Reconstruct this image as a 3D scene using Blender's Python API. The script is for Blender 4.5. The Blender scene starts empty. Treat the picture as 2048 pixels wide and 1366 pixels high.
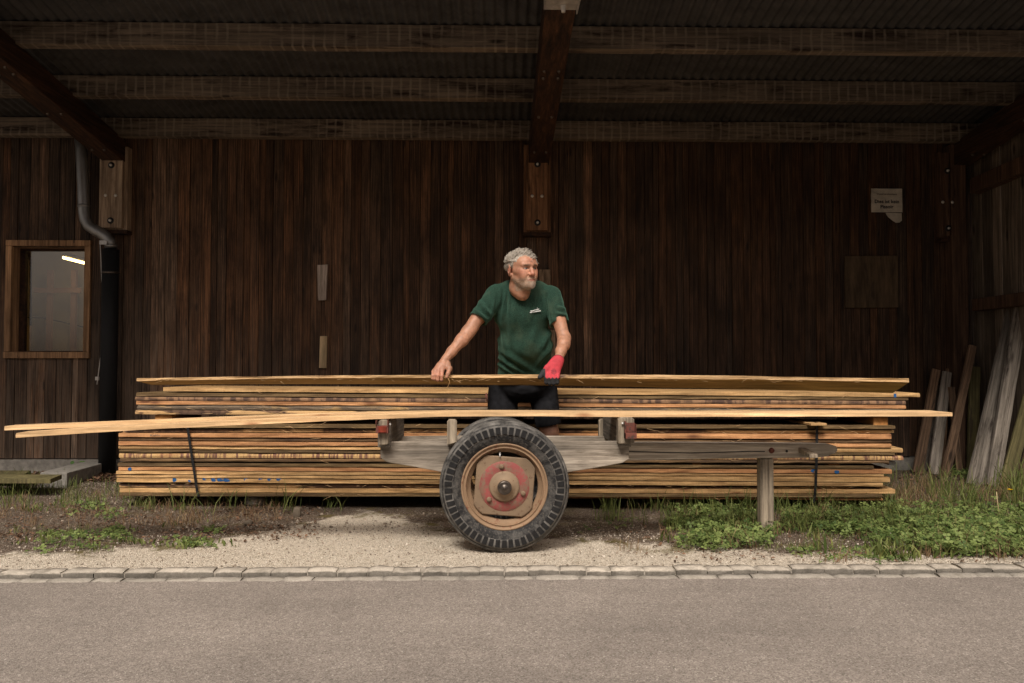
import bpy, math, random
import numpy as np
from mathutils import Vector, Matrix, noise, Euler
random.seed(7)
C = bpy.context.scene
COL = C.collection
R = math.radians
# ------------------------------------------------------------------ camera
F = 1600.0
YAW = math.atan(34 / F); PITCH = math.atan(52 / F)
CAMZ = 0.98
cam = bpy.data.objects.new('camera', bpy.data.cameras.new('camera')); COL.objects.link(cam)
cam.location = (0, 0, CAMZ)
cam.rotation_euler = (math.pi / 2 + PITCH, 0, -YAW)
cam.data.sensor_width = 36; cam.data.lens = F / 2048 * 36
cam.data.clip_start = 0.05; cam.data.clip_end = 500
C.camera = cam
CR = Euler((math.pi / 2 + PITCH, 0, -YAW)).to_matrix()
# ------------------------------------------------------------------ sky, sun, exposure
SUN_EL, SUN_AZ = R(50), R(-16)      # azimuth of the travelling light, from +Y towards +X
w = bpy.data.worlds.new('World'); C.world = w; w.use_nodes = True
wn = w.node_tree; bg = wn.nodes['Background']
sky = wn.nodes.new('ShaderNodeTexSky'); sky.sky_type = 'NISHITA'; sky.sun_disc = False
sky.sun_elevation = SUN_EL; sky.sun_rotation = R(180) - SUN_AZ * -1
sky.air_density = 1.0; sky.dust_density = 4.0
hs = wn.nodes.new('ShaderNodeHueSaturation'); hs.inputs['Saturation'].default_value = 0.12
wn.links.new(sky.outputs[0], hs.inputs['Color'])
wm = wn.nodes.new('ShaderNodeMix'); wm.data_type = 'RGBA'; wm.blend_type = 'MULTIPLY'; wm.inputs[0].default_value = 1
wm.inputs[7].default_value = (1.0, 0.885, 0.81, 1)
wn.links.new(hs.outputs[0], wm.inputs[6]); wn.links.new(wm.outputs[2], bg.inputs[0])
bg.inputs[1].default_value = 0.046
sl = bpy.data.lights.new('sun', 'SUN'); sl.energy = 1.5; sl.angle = R(20); sl.color = (1, 0.93, 0.84)
so = bpy.data.objects.new('sun', sl); COL.objects.link(so)
d_ = Vector((-math.sin(SUN_AZ) * math.cos(SUN_EL), math.cos(SUN_AZ) * math.cos(SUN_EL), -math.sin(SUN_EL)))
so.rotation_euler = d_.to_track_quat('-Z', 'Y').to_euler()
C.view_settings.view_transform = 'Standard'; C.view_settings.look = 'None'
C.view_settings.exposure = 1.38; C.view_settings.gamma = 1
C.render.engine = 'CYCLES'
C.cycles.max_bounces = 6; C.cycles.diffuse_bounces = 3

# ------------------------------------------------------------------ helpers
def ray(px, py):
    return CR @ Vector(((px - 1024) / F, -(py - 683) / F, -1))
def P(px, py, Y):
    r = ray(px, py); t = Y / r.y
    return Vector((r.x * t, Y, CAMZ + r.z * t))
def G(px, py, z=0.0):
    r = ray(px, py); t = (z - CAMZ) / r.z
    return Vector((r.x * t, r.y * t, z))
def sst(a, b, x):
    t = max(0, min(1, (x - a) / (b - a))); return t * t * (3 - 2 * t)
def gz(x, y):
    z = -.028 * sst(4.5, 5.2, y) + .05 * sst(5.8, 7.2, y)
    z += .010 * noise.noise(Vector((x * 1.3, y * 1.3, 3))) * sst(4.0, 4.5, y)
    z += .006 * noise.noise(Vector((x * 6, y * 6, 9))) * sst(4.0, 4.4, y)
    return z

def props(o, label=None, cat=None, group=None, kind=None):
    if label: o['label'] = label
    if cat: o['category'] = cat
    if group: o['group'] = group
    if kind: o['kind'] = kind
    return o
def wloc(o):
    v = Vector((0, 0, 0))
    while o is not None:
        v += o.location; o = o.parent
    return v
def empty(name, loc, label, cat, group=None, kind=None):
    o = bpy.data.objects.new(name, None); COL.objects.link(o); o.location = loc; o.empty_display_size = .1
    return props(o, label, cat, group, kind)
class MB:
    def __init__(s): s.v = []; s.f = []; s.sm = []; s.at = []; s.tone = 1.0
    def add(s, vs, fs, smooth=False):
        n = len(s.v); s.v.extend([tuple(x) for x in vs])
        s.f.extend([tuple(i + n for i in f) for f in fs]); s.sm.extend([smooth] * len(fs))
        s.at.extend([s.tone] * len(vs)); return s
    def box(s, x0, x1, y0, y1, z0, z1):
        v = [(x, y, z) for z in (z0, z1) for y in (y0, y1) for x in (x0, x1)]
        return s.add(v, [(0, 2, 3, 1), (4, 5, 7, 6), (0, 1, 5, 4), (2, 6, 7, 3), (0, 4, 6, 2), (1, 3, 7, 5)])
    def hexa(s, a, b):      # a, b: quads of 4 points (bottom ring, top ring)
        return s.add(list(a) + list(b), [(3, 2, 1, 0), (4, 5, 6, 7), (0, 1, 5, 4), (1, 2, 6, 5), (2, 3, 7, 6), (3, 0, 4, 7)])
    def beam(s, p0, p1, side, up, w, h, w1=None, h1=None, seg=1, jit=0):
        p0, p1, side, up = map(Vector, (p0, p1, side, up)); side.normalize(); up.normalize()
        w1 = w if w1 is None else w1; h1 = h if h1 is None else h1
        vs = []; fs = []
        for i in range(seg + 1):
            t = i / seg; c = p0.lerp(p1, t); ww = (w + (w1 - w) * t) / 2; hh = (h + (h1 - h) * t) / 2
            for sx, sy in ((-1, -1), (1, -1), (1, 1), (-1, 1)):
                j = Vector([random.uniform(-jit, jit) for _ in range(3)])
                vs.append(c + side * sx * ww + up * sy * hh + j)
        for i in range(seg):
            for k in range(4):
                fs.append((i * 4 + k, i * 4 + (k + 1) % 4, i * 4 + 4 + (k + 1) % 4, i * 4 + 4 + k))
        fs.append((3, 2, 1, 0)); fs.append(tuple(seg * 4 + k for k in range(4)))
        return s.add(vs, fs)
    def prism(s, poly, y0, y1):   # poly of (x,z)
        n = len(poly)
        v = [(x, y0, z) for x, z in poly] + [(x, y1, z) for x, z in poly]
        f = [tuple(range(n)), tuple(range(2 * n - 1, n - 1, -1))] + [(i, i + n, (i + 1) % n + n, (i + 1) % n) for i in range(n)]
        return s.add(v, f)
    def tube(s, pts, rad, n=8, caps=True, smooth=True):
        pts = [Vector(p) for p in pts]; m = len(pts)
        if not hasattr(rad, '__len__'): rad = [rad] * m
        vs = []; fs = []; up = None
        for i, p in enumerate(pts):
            t = (pts[min(i + 1, m - 1)] - pts[max(i - 1, 0)]).normalized()
            if up is None:
                up = Vector((0, 0, 1)) if abs(t.z) < .9 else Vector((1, 0, 0))
            a = t.cross(up).normalized(); up = a.cross(t).normalized()
            for k in range(n):
                an = 2 * math.pi * k / n
                vs.append(p + (a * math.cos(an) + up * math.sin(an)) * rad[i])
        for i in range(m - 1):
            for k in range(n):
                fs.append((i * n + k, i * n + (k + 1) % n, (i + 1) * n + (k + 1) % n, (i + 1) * n + k))
        s.add(vs, fs, smooth)
        if caps:
            b = len(s.v) - m * n
            s.f.append(tuple(b + k for k in range(n))[::-1]); s.f.append(tuple(b + (m - 1) * n + k for k in range(n))); s.sm += [False, False]
        return s
    def lathe(s, prof, c, n=64, smooth=True, ax='Y', closed=False, fn=None):
        # prof: (axial, radius); axis along Y through c
        vs = []; fs = []; m = len(prof)
        for a, r in prof:
            for k in range(n):
                an = 2 * math.pi * k / n
                rr = r + (fn(an, a, r) if fn else 0)
                if ax == 'Y': vs.append((c[0] + rr * math.cos(an), c[1] + a, c[2] + rr * math.sin(an)))
                else: vs.append((c[0] + rr * math.cos(an), c[1] + rr * math.sin(an), c[2] + a))
        for i in range(m if closed else m - 1):
            j = (i + 1) % m
            for k in range(n):
                q = (i * n + k, j * n + k, j * n + (k + 1) % n, i * n + (k + 1) % n)
                fs.append(q if ax == 'Y' else q[::-1])
        return s.add(vs, fs, smooth)
    def disc(s, c, r, n=16, y=-1):
        vs = [(c[0] + r * math.cos(2 * math.pi * k / n), c[1], c[2] + r * math.sin(2 * math.pi * k / n)) for k in range(n)]
        return s.add(vs, [tuple(range(n))])
    def build(s, name, mat, parent=None, bevel=0, origin=None, attr=False):
        me = bpy.data.meshes.new(name)
        if parent is not None: off = wloc(parent)
        elif origin is not None: off = Vector(origin)
        else:
            a = np.array(s.v); off = Vector(((a[:, 0].min() + a[:, 0].max()) / 2, (a[:, 1].min() + a[:, 1].max()) / 2, a[:, 2].min()))
        me.from_pydata([(v[0] - off.x, v[1] - off.y, v[2] - off.z) for v in s.v], [], s.f)
        me.polygons.foreach_set('use_smooth', s.sm)
        if attr:
            at = me.attributes.new('tone', 'FLOAT', 'POINT'); at.data.foreach_set('value', s.at)
        me.materials.append(mat); me.update()
        o = bpy.data.objects.new(name, me); COL.objects.link(o)
        if parent is not None: o.parent = parent
        else: o.location = off
        if bevel:
            b = o.modifiers.new('bevel', 'BEVEL'); b.width = bevel; b.segments = 2; b.limit_method = 'ANGLE'; b.angle_limit = R(40)
        return o

# ------------------------------------------------------------------ materials
class NT:
    def __init__(s, name, rough=.8, metal=0, spec=.3):
        s.m = bpy.data.materials.new(name); s.m.use_nodes = True; s.t = s.m.node_tree
        s.b = s.t.nodes['Principled BSDF']; s.b.inputs['Roughness'].default_value = rough
        s.b.inputs['Metallic'].default_value = metal; s.b.inputs['Specular IOR Level'].default_value = spec
    def n(s, ty, **kw):
        nd = s.t.nodes.new(ty)
        for k, v in kw.items(): setattr(nd, k, v)
        return nd
    def l(s, a, b): s.t.links.new(a, b)
    def coord(s, scale=(1, 1, 1), rnd=True, which='Object', rot=None):
        tc = s.n('ShaderNodeTexCoord'); out = tc.outputs[which]
        if rnd:
            oi = s.n('ShaderNodeObjectInfo'); mu = s.n('ShaderNodeMath', operation='MULTIPLY'); mu.inputs[1].default_value = 43.7
            s.l(oi.outputs['Random'], mu.inputs[0])
            ad = s.n('ShaderNodeVectorMath', operation='ADD'); s.l(out, ad.inputs[0]); s.l(mu.outputs[0], ad.inputs[1]); out = ad.outputs[0]
        mp = s.n('ShaderNodeMapping'); mp.inputs['Scale'].default_value = scale
        if rot: mp.inputs['Rotation'].default_value = rot
        s.l(out, mp.inputs[0]); return mp.outputs[0]
    def noise(s, vec, scale=1, detail=5, rough=.6, dist=0):
        nd = s.n('ShaderNodeTexNoise'); nd.inputs['Scale'].default_value = scale; nd.inputs['Detail'].default_value = detail
        nd.inputs['Roughness'].default_value = rough; nd.inputs['Distortion'].default_value = dist
        s.l(vec, nd.inputs['Vector']); return nd.outputs[0]
    def voro(s, vec, scale, feat='F1', out=0):
        nd = s.n('ShaderNodeTexVoronoi', feature=feat); nd.inputs['Scale'].default_value = scale; s.l(vec, nd.inputs['Vector'])
        return nd.outputs[out]
    def ramp(s, fac, stops, interp='LINEAR'):
        nd = s.n('ShaderNodeValToRGB'); cr = nd.color_ramp; cr.interpolation = interp
        while len(cr.elements) < len(stops): cr.elements.new(.5)
        for e, (p, c) in zip(cr.elements, stops):
            e.position = p; e.color = (c[0], c[1], c[2], 1) if hasattr(c, '__len__') else (c, c, c, 1)
        s.l(fac, nd.inputs[0]); return nd.outputs[0]
    def mix(s, fac, a, b, mode='MIX'):
        nd = s.n('ShaderNodeMix', data_type='RGBA', blend_type=mode)
        for inp, v in ((nd.inputs[0], fac), (nd.inputs[6], a), (nd.inputs[7], b)):
            if hasattr(v, 'links') or hasattr(v, 'is_linked'): s.l(v, inp)
            elif hasattr(v, '__len__'): inp.default_value = (v[0], v[1], v[2], 1)
            else: inp.default_value = v if inp.type == 'VALUE' else (v, v, v, 1)
        return nd.outputs[2]
    def math(s, op, a, b=0.):
        nd = s.n('ShaderNodeMath', operation=op)
        for i, v in enumerate((a, b)):
            if hasattr(v, 'is_linked'): s.l(v, nd.inputs[i])
            else: nd.inputs[i].default_value = v
        return nd.outputs[0]
    def attr(s, name):
        nd = s.n('ShaderNodeAttribute'); nd.attribute_name = name; return nd
    def rnd(s): return s.n('ShaderNodeObjectInfo').outputs['Random']
    def col(s, c):
        if hasattr(c, 'is_linked'): s.l(c, s.b.inputs['Base Color'])
        else: s.b.inputs['Base Color'].default_value = (c[0], c[1], c[2], 1)
        return s
    def bump(s, h, strength=.3, dist=.01):
        nd = s.n('ShaderNodeBump'); nd.inputs['Strength'].default_value = strength; nd.inputs['Distance'].default_value = dist
        s.l(h, nd.inputs['Height']); s.l(nd.outputs[0], s.b.inputs['Normal']); return s

def ax_scale(ax, a, c): return tuple(a if i == ax else c for i in range(3))
def wood(name, a, b, ax=0, fine=40, along=1.0, stain=None, stain_lo=.5, stain_hi=.65, bump=.3, rough=.8, tone=False, vary=.25,
         knots=None, saw=0, streak=None, which='Object', bdist=.004):
    n = NT(name, rough)
    g = n.noise(n.coord(ax_scale(ax, along, fine * 1.5), which=which), 1, 6, .75)
    c = n.ramp(g, [(.36, tuple(q * .82 for q in a)), (.5, tuple((p + q) / 2 for p, q in zip(a, b))), (.64, tuple(min(1, q * 1.12) for q in b))])
    bl = n.noise(n.coord(ax_scale(ax, 1.1, 5), which=which), 1, 4, .6, .6)
    c = n.mix(.85, c, n.ramp(bl, [(.28, .50), (.72, 1.28)]), 'MULTIPLY')
    b3 = n.noise(n.coord(ax_scale(ax, 2.6, 17), which=which), 1, 5, .7, .4)
    c = n.mix(.8, c, n.ramp(b3, [(.36, .68), (.64, 1.22)]), 'MULTIPLY')
    if stain is not None:
        st = n.noise(n.coord(ax_scale(ax, 2.2, 14), which=which), 1, 6, .7)
        c = n.mix(n.ramp(st, [(stain_lo, 0), (stain_hi, 1)]), c, stain)
    if knots is not None:
        v = n.voro(n.coord(ax_scale(ax, 2.2, 7.5), which=which), 1.0)
        c = n.mix(n.ramp(v, [(.06, .9), (.16, 0)]), c, knots)
    if saw:
        sv = n.noise(n.coord(ax_scale(ax, 300, 4), which=which), 1, 2, .5)
        c = n.mix(saw, c, n.ramp(sv, [(.3, .6), (.7, 1.2)]), 'MULTIPLY')
    if streak is not None:   # light under each roof corrugation, put into the colour as pale weather streaks
        x = n.coord((1, 1, 1), rnd=False)
        nv = n.noise(n.coord((3, 1, 3), rnd=False), 2, 3)
        sep = n.n('ShaderNodeSeparateXYZ'); n.l(x, sep.inputs[0])
        ph = n.math('ADD', n.math('MULTIPLY', sep.outputs[0], 2 * math.pi / .0762), n.math('MULTIPLY', nv, 3.0))
        sn = n.math('SINE', ph)
        f = n.math('MULTIPLY', n.ramp(sn, [(.55, 0), (.97, 1)]), n.ramp(n.noise(n.coord((2, 1, 6), rnd=False), 1, 4), [(.35, 0), (.65, .55)]))
        c = n.mix(f, c, streak)
    if tone:
        at = n.attr('tone'); c = n.mix(1.0, c, at.outputs['Fac'], 'MULTIPLY')
    if vary:
        r = n.math('ADD', n.math('MULTIPLY', n.rnd(), vary), 1 - vary / 2)
        c = n.mix(1.0, c, r, 'MULTIPLY')
    n.col(c); n.bump(g, bump, bdist); return n.m
def plain(name, c, rough=.7, metal=0, spec=.3, nz=None, namt=.5, bump=0, nscale=(1, 1, 1)):
    n = NT(name, rough, metal, spec)
    if nz:
        v = n.noise(n.coord(nscale), nz, 5, .65)
        n.col(n.mix(1.0, c, n.ramp(v, [(.3, 1 - namt), (.7, 1 + namt * .6)]), 'MULTIPLY'))
        if bump: n.bump(v, bump, .004)
    else: n.col(c)
    return n.m

M = {}
M['wall'] = wood('wall_wood', (.013, .0068, .0042), (.056, .029, .0155), 2, 55, 1.1, stain=(.085, .062, .046), stain_lo=.57, stain_hi=.78, bump=.9, rough=.75, tone=True, vary=0, knots=(.012, .006, .004))
def wallmat():
    n = NT('wall_wood', .75, 0, .3)
    t = n.attr('tone').outputs['Fac']
    def co(sx, sz):
        tc = n.n('ShaderNodeTexCoord'); ad = n.n('ShaderNodeVectorMath', operation='ADD'); cx = n.n('ShaderNodeCombineXYZ')
        n.l(n.math('MULTIPLY', t, 53.), cx.inputs[2]); n.l(n.math('MULTIPLY', t, 17.), cx.inputs[0]); n.l(tc.outputs['Object'], ad.inputs[0]); n.l(cx.outputs[0], ad.inputs[1])
        mp = n.n('ShaderNodeMapping'); mp.inputs['Scale'].default_value = (sx, sx, sz); n.l(ad.outputs[0], mp.inputs[0]); return mp.outputs[0]
    hue = n.noise(co(.5, .3), 1, 2)
    c = n.mix(n.ramp(hue, [(.38, 0), (.62, 1)]), (.104, .050, .024), (.076, .048, .031))
    g = n.noise(co(48, 1.6), 1, 7, .8, .5)
    c = n.mix(1., c, n.ramp(g, [(.38, .40), (.5, .85), (.62, 1.7)]), 'MULTIPLY')
    rg_ = n.n('ShaderNodeTexWave', wave_type='BANDS', bands_direction='X'); rg_.inputs['Scale'].default_value = 1.3; rg_.inputs['Distortion'].default_value = 9; rg_.inputs['Detail'].default_value = 2; rg_.inputs['Detail Scale'].default_value = .7
    n.l(co(14, 1.1), rg_.inputs['Vector'])
    c = n.mix(.55, c, n.ramp(rg_.outputs[1], [(.1, .6), (.8, 1.2), (.95, 1.6)]), 'MULTIPLY')
    b = n.noise(co(7, 2.2), 1, 5, .65)
    c = n.mix(1., c, n.ramp(b, [(.33, .45), (.62, 1.3)]), 'MULTIPLY')
    kn = n.voro(co(8, 2.0), 1.0)
    c = n.mix(n.ramp(kn, [(.05, .85), (.12, 0)]), c, (.009, .005, .004))
    # rain-washed, bleached foot of the boards, with ragged tops
    tc = n.n('ShaderNodeTexCoord'); sp = n.n('ShaderNodeSeparateXYZ'); n.l(tc.outputs['Object'], sp.inputs[0])
    hz = n.math('ADD', sp.outputs[2], n.math('MULTIPLY', n.noise(co(5, .8), 1, 4), -1.5))
    xl_ = n.math('MULTIPLY', sp.outputs[0], .28)
    wsh = n.ramp(n.math('ADD', hz, n.math('ADD', xl_, .75)), [(.0, 1), (.95, 0)])
    st = n.ramp(n.noise(co(26, 1.8), 1, 5, .7), [(.38, 0), (.62, 1)])
    c = n.mix(n.math('MULTIPLY', n.math('MULTIPLY', wsh, st), .6), c, (.155, .112, .082))
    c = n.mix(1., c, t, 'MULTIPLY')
    n.col(c); n.bump(g, .9, .004); return n.m
M['wall'] = wallmat()
M['sidewall'] = wood('side_wall_wood', (.09, .068, .05), (.24, .185, .135), 2, 40, 1.2, bump=.6, tone=True, vary=0, knots=(.02, .012, .008))
M['rafter'] = wood('rafter_wood', (.024, .010, .0055), (.070, .031, .015), 1, 30, 1.3, stain=(.012, .006, .004), bump=.4, vary=.1)
M['purlin'] = wood('purlin_wood', (.10, .077, .057), (.20, .155, .115), 0, 35, 1.0, stain=(.022, .011, .007), stain_lo=.52, stain_hi=.66, bump=.4, streak=(.30, .255, .20), knots=(.01, .006, .004), vary=.15)
M['post'] = wood('post_wood', (.05, .026, .016), (.135, .075, .045), 2, 30, 1.3, stain=(.03, .015, .01), stain_lo=.6, bump=.4, vary=0)
M['bar'] = wood('drawbar_wood', (.33, .28, .225), (.54, .475, .395), 0, 40, 1.3, stain=(.12, .095, .07), stain_lo=.6, stain_hi=.8, bump=.6, vary=0)
M['console'] = wood('bracket_wood', (.27, .18, .12), (.48, .36, .25), 2, 30, 1.5, stain=(.07, .03, .015), stain_lo=.6, stain_hi=.75, bump=.3, vary=.1)
M['consoleD'] = wood('bracket_wood_dark', (.15, .07, .033), (.31, .16, .08), 2, 30, 1.5, stain=(.04, .015, .008), stain_lo=.55, stain_hi=.7, bump=.3, vary=0)
M['frame'] = wood('window_frame_wood', (.20, .105, .05), (.40, .235, .125), 2, 35, 1.4, stain=(.05, .03, .02), stain_lo=.6, bump=.3, vary=0)
M['grey'] = wood('weathered_grey_wood', (.21, .175, .138), (.43, .37, .30), 0, 45, 1.6, stain=(.09, .07, .05), stain_lo=.5, stain_hi=.68, bump=.6, vary=.05, knots=(.05, .035, .025))
M['greyZ'] = wood('weathered_grey_post', (.17, .135, .098), (.37, .305, .225), 2, 45, 1.6, stain=(.08, .06, .04), stain_lo=.55, stain_hi=.75, bump=.5, vary=.15, knots=(.06, .04, .03))
M['greyY'] = wood('weathered_grey_cross', (.10, .085, .068), (.26, .225, .185), 1, 45, 1.6, stain=(.06, .05, .04), bump=.5, vary=.1)
M['leanB'] = wood('old_brown_board', (.10, .058, .035), (.25, .155, .095), 2, 40, 1.5, stain=(.05, .035, .025), stain_lo=.58, bump=.5, vary=.35, knots=(.02, .012, .008))
M['leanG'] = wood('old_grey_board', (.12, .10, .08), (.29, .25, .21), 2, 40, 1.5, stain=(.04, .03, .024), stain_lo=.55, bump=.6, vary=.3, knots=(.03, .02, .015))
M['leanO'] = wood('old_green_board', (.10, .085, .035), (.19, .16, .07), 2, 30, 1.2, stain=(.06, .045, .025), stain_lo=.6, bump=.3, vary=.2)
M['yel'] = wood('fresh_yellow_wood', (.44, .25, .102), (.62, .395, .18), 0, 30, .7, stain=(.40, .19, .06), stain_lo=.58, stain_hi=.9, bump=.15, saw=.35, vary=.12, knots=(.18, .07, .03))
M['pale'] = wood('planed_pale_wood', (.64, .40, .20), (.78, .53, .29), 0, 30, .7, stain=(.55, .31, .13), stain_lo=.6, stain_hi=.95, bump=.12, saw=.12, vary=.06, knots=(.30, .12, .05))
M['pink'] = wood('salmon_wood', (.44, .20, .085), (.60, .315, .14), 0, 30, .8, stain=(.34, .14, .055), stain_lo=.55, stain_hi=.85, bump=.15, saw=.3, vary=.12, knots=(.15, .06, .03))
M['olive'] = wood('dark_olive_wood', (.12, .073, .030), (.21, .135, .06), 0, 30, .8, stain=(.07, .04, .02), stain_lo=.48, stain_hi=.75, bump=.3, saw=.3, vary=.25)  # the boards' own dark olive colour
M['dark'] = wood('dark_edge_wood', (.085, .048, .024), (.20, .12, .055), 0, 35, 1.3, stain=(.035, .02, .012), stain_lo=.48, stain_hi=.65, bump=.6, vary=.25)
M['bark'] = wood('grey_bark_edge', (.10, .075, .055), (.24, .18, .12), 0, 40, 2.5, stain=(.48, .31, .13), stain_lo=.56, stain_hi=.66, bump=.8, vary=.1, bdist=.01)
def stripes(name, a, b, c3, along=38, lo=.44, hi=.55):
    n = NT(name, .85)
    v = n.noise(n.coord((along, 2, 6)), 1, 3, .6); v2 = n.noise(n.coord((4, 3, 20)), 1, 4, .6)
    c = n.mix(n.ramp(v, [(lo, 0), (hi, 1)]), a, b); c = n.mix(n.ramp(v2, [(.5, 0), (.7, .9)]), c, c3)
    n.col(c); n.bump(v, .6, .006); return n.m
M['stripe'] = stripes('striped_bark_edge', (.50, .32, .14), (.17, .085, .06), (.36, .18, .08), 48, .47, .56)
M['stripe2'] = stripes('chipped_bark_edge', (.26, .15, .085), (.085, .05, .036), (.30, .17, .08), 22)
def mixbark():
    n = NT('part_barked_edge', .85); v = n.noise(n.coord((1.1, 2, 8)), 1, 5, .7)
    g = n.noise(n.coord((1.2, 20, 50)), 1, 6, .7); s_ = n.noise(n.coord((26, 2, 6)), 1, 3)
    a = n.ramp(g, [(.3, (.44, .26, .11)), (.68, (.62, .40, .19))]); b = n.ramp(g, [(.3, (.07, .042, .028)), (.7, (.19, .11, .065))])
    b = n.mix(n.ramp(s_, [(.48, 0), (.6, .7)]), b, (.035, .02, .015))
    n.col(n.mix(n.ramp(v, [(.46, 0), (.50, 1)]), a, b)); n.bump(g, .8, .006); return n.m
M['mixb'] = mixbark()
M['rawedge'] = wood('rough_pale_edge', (.50, .31, .14), (.68, .46, .25), 0, 40, 3, stain=(.16, .10, .075), stain_lo=.55, stain_hi=.66, bump=.9, vary=0, bdist=.01)
M['gold'] = wood('golden_board_face', (.42, .235, .075), (.56, .34, .12), 0, 26, .5, stain=(.36, .19, .05), stain_lo=.5, stain_hi=.9, bump=.1, vary=0)
M['orange'] = wood('orange_block', (.42, .18, .05), (.58, .29, .10), 1, 30, 1, bump=.2, vary=.1)
M['strap'] = plain('black_strap', (.012, .012, .013), .5, nz=30, namt=.3)
M['blue'] = plain('blue_spray_paint', (.02, .10, .28), .7, nz=60, namt=.4)
def tyre_mat():
    n = NT('dusty_tyre_rubber', .72, 0, .25)
    a = n.noise(n.coord((1, 1, 1)), 14, 6, .7); b = n.noise(n.coord((1, 1, 1)), 90, 3, .6)
    c = n.mix(n.ramp(a, [(.44, 0), (.66, 1)]), (.014, .0135, .014), (.10, .094, .086))
    c = n.mix(n.ramp(b, [(.52, 0), (.72, .5)]), c, (.15, .13, .11))
    n.col(c); n.bump(b, .25, .002); return n.m
M['tyre'] = tyre_mat()
M['tread'] = plain('worn_tread_dust', (.12, .112, .102), .85, nz=16, namt=.9, bump=.3)
M['lug'] = plain('black_tread_block', (.012, .0115, .012), .65, nz=30, namt=.6)
def rust(name, base, rustc, lo=.55, hi=.63, sc=35):
    n = NT(name, .7, 0, .3)
    a = n.noise(n.coord((1, 1, 1)), sc, 6, .75); b = n.noise(n.coord((1, 1, 1)), 7, 4, .6)
    c = n.mix(.8, base, n.ramp(b, [(.3, .65), (.7, 1.15)]), 'MULTIPLY')
    c = n.mix(n.ramp(a, [(lo, 0), (hi, 1)]), c, rustc); n.col(c); n.bump(a, .3, .002); return n.m
M['rim'] = rust('cream_rim_paint', (.27, .175, .105), (.16, .06, .035), .54, .64, 28)
M['plate'] = rust('beige_hub_plate', (.21, .145, .092), (.10, .05, .03), .57, .66, 50)
M['red'] = rust('chipped_red_paint', (.26, .065, .058), (.18, .118, .08), .46, .60, 30)
M['hub'] = rust('dusty_hub', (.235, .165, .105), (.13, .06, .03), .6, .7, 40)
M['steel'] = plain('worn_steel', (.12, .10, .085), .35, .8, .5, nz=30, namt=.5)
M['galv'] = plain('galvanised_steel', (.27, .265, .26), .42, .75, .5, nz=9, namt=.35, nscale=(1, 1, .3))
M['clampsteel'] = plain('clamp_steel', (.55, .53, .51), .5, .6, .5, nz=20, namt=.3)
M['bolt'] = plain('bright_bolt', (.62, .60, .57), .4, .5)
M['blackpipe'] = plain('black_downpipe', (.010, .0098, .0105), .75, nz=6, namt=.6, nscale=(1, 1, .2))
M['rustred'] = rust('rusty_reflector', (.16, .05, .035), (.06, .035, .028), .5, .6, 30)
M['roof'] = plain('corrugated_roof', (.048, .045, .043), .7, .0, .3, nz=3, namt=.5, nscale=(1, 3, 1))
M['concrete'] = plain('concrete', (.26, .24, .21), .9, nz=18, namt=.4, bump=.5)
M['paper'] = plain('laminated_paper', (.62, .57, .49), .4, 0, .4, nz=8, namt=.35)
M['ink'] = plain('black_ink', (.02, .02, .025), .6)
M['inkf'] = plain('faded_ink', (.17, .14, .11), .6)
M['ply'] = wood('grey_plywood', (.075, .048, .026), (.125, .085, .048), 2, 14, 2.2, stain=(.03, .02, .014), stain_lo=.56, stain_hi=.7, bump=.2, vary=0, knots=(.012, .009, .007))
M['offgrey'] = wood('grey_offcut', (.34, .28, .235), (.60, .50, .43), 2, 40, 2.5, stain=(.12, .08, .06), stain_lo=.6, bump=.5, vary=0)
M['offyel'] = wood('yellow_offcut', (.58, .42, .24), (.70, .53, .32), 2, 30, 2, bump=.1, vary=0, knots=(.15, .08, .04))
M['offbark'] = wood('bark_offcut', (.16, .10, .06), (.46, .33, .22), 2, 60, 8, bump=.8, vary=0)
M['plaster'] = plain('pale_plaster', (.66, .61, .56), .9, nz=3, namt=.15)
M['pinkwood'] = plain('pink_rack_paint', (.50, .33, .29), .7, nz=6, namt=.2)
M['cable'] = plain('white_cable', (.48, .45, .42), .5)
M['black'] = plain('black_fixing', (.01, .01, .01), .4)

# ------------------------------------------------------------------ ground, road, kerb
def mat_gravel():
    n = NT('gravel_verge', .95, 0, .15)
    co = n.coord((1, 1, 1), rnd=False)
    vc = n.voro(co, 150, out=1); vd = n.voro(co, 150)
    v2 = n.voro(co, 38, out=1)
    bw = n.n('ShaderNodeRGBToBW'); n.l(vc, bw.inputs[0]); bw2 = n.n('ShaderNodeRGBToBW'); n.l(v2, bw2.inputs[0])
    pale = n.ramp(bw.outputs[0], [(.08, (.26, .21, .155)), (.28, (.54, .46, .36)), (.8, (.74, .66, .55))])
    soil = n.ramp(bw.outputs[0], [(.2, (.06, .044, .032)), (.5, (.14, .106, .078)), (.75, (.25, .20, .155)), (.92, (.42, .36, .29))])
    soil = n.mix(n.ramp(bw2.outputs[0], [(.35, .0), (.75, .55)]), soil, (.12, .078, .054))
    big = n.noise(co, 7, 6, .7)
    s = n.attr('tone').outputs['Fac']
    f = n.ramp(n.math('ADD', s, n.math('MULTIPLY', n.math('SUBTRACT', big, .5), 1.5)), [(.38, 0), (.62, 1)])
    c = n.mix(f, pale, soil)
    moss = n.noise(co, 4.3, 6, .75)
    mo = n.math('MULTIPLY', n.ramp(moss, [(.52, 0), (.62, .8)]), n.ramp(n.math('ABSOLUTE', n.math('SUBTRACT', s, .6)), [(.2, 1), (.5, 0)]))
    c = n.mix(mo, c, (.13, .105, .03))
    n.col(c)
    h = n.math('ADD', n.math('MULTIPLY', vd, 1.0), n.math('MULTIPLY', n.noise(co, 40, 4), .8)); n.bump(h, .9, .012)
    return n.m
M['gravel'] = mat_gravel()
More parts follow.
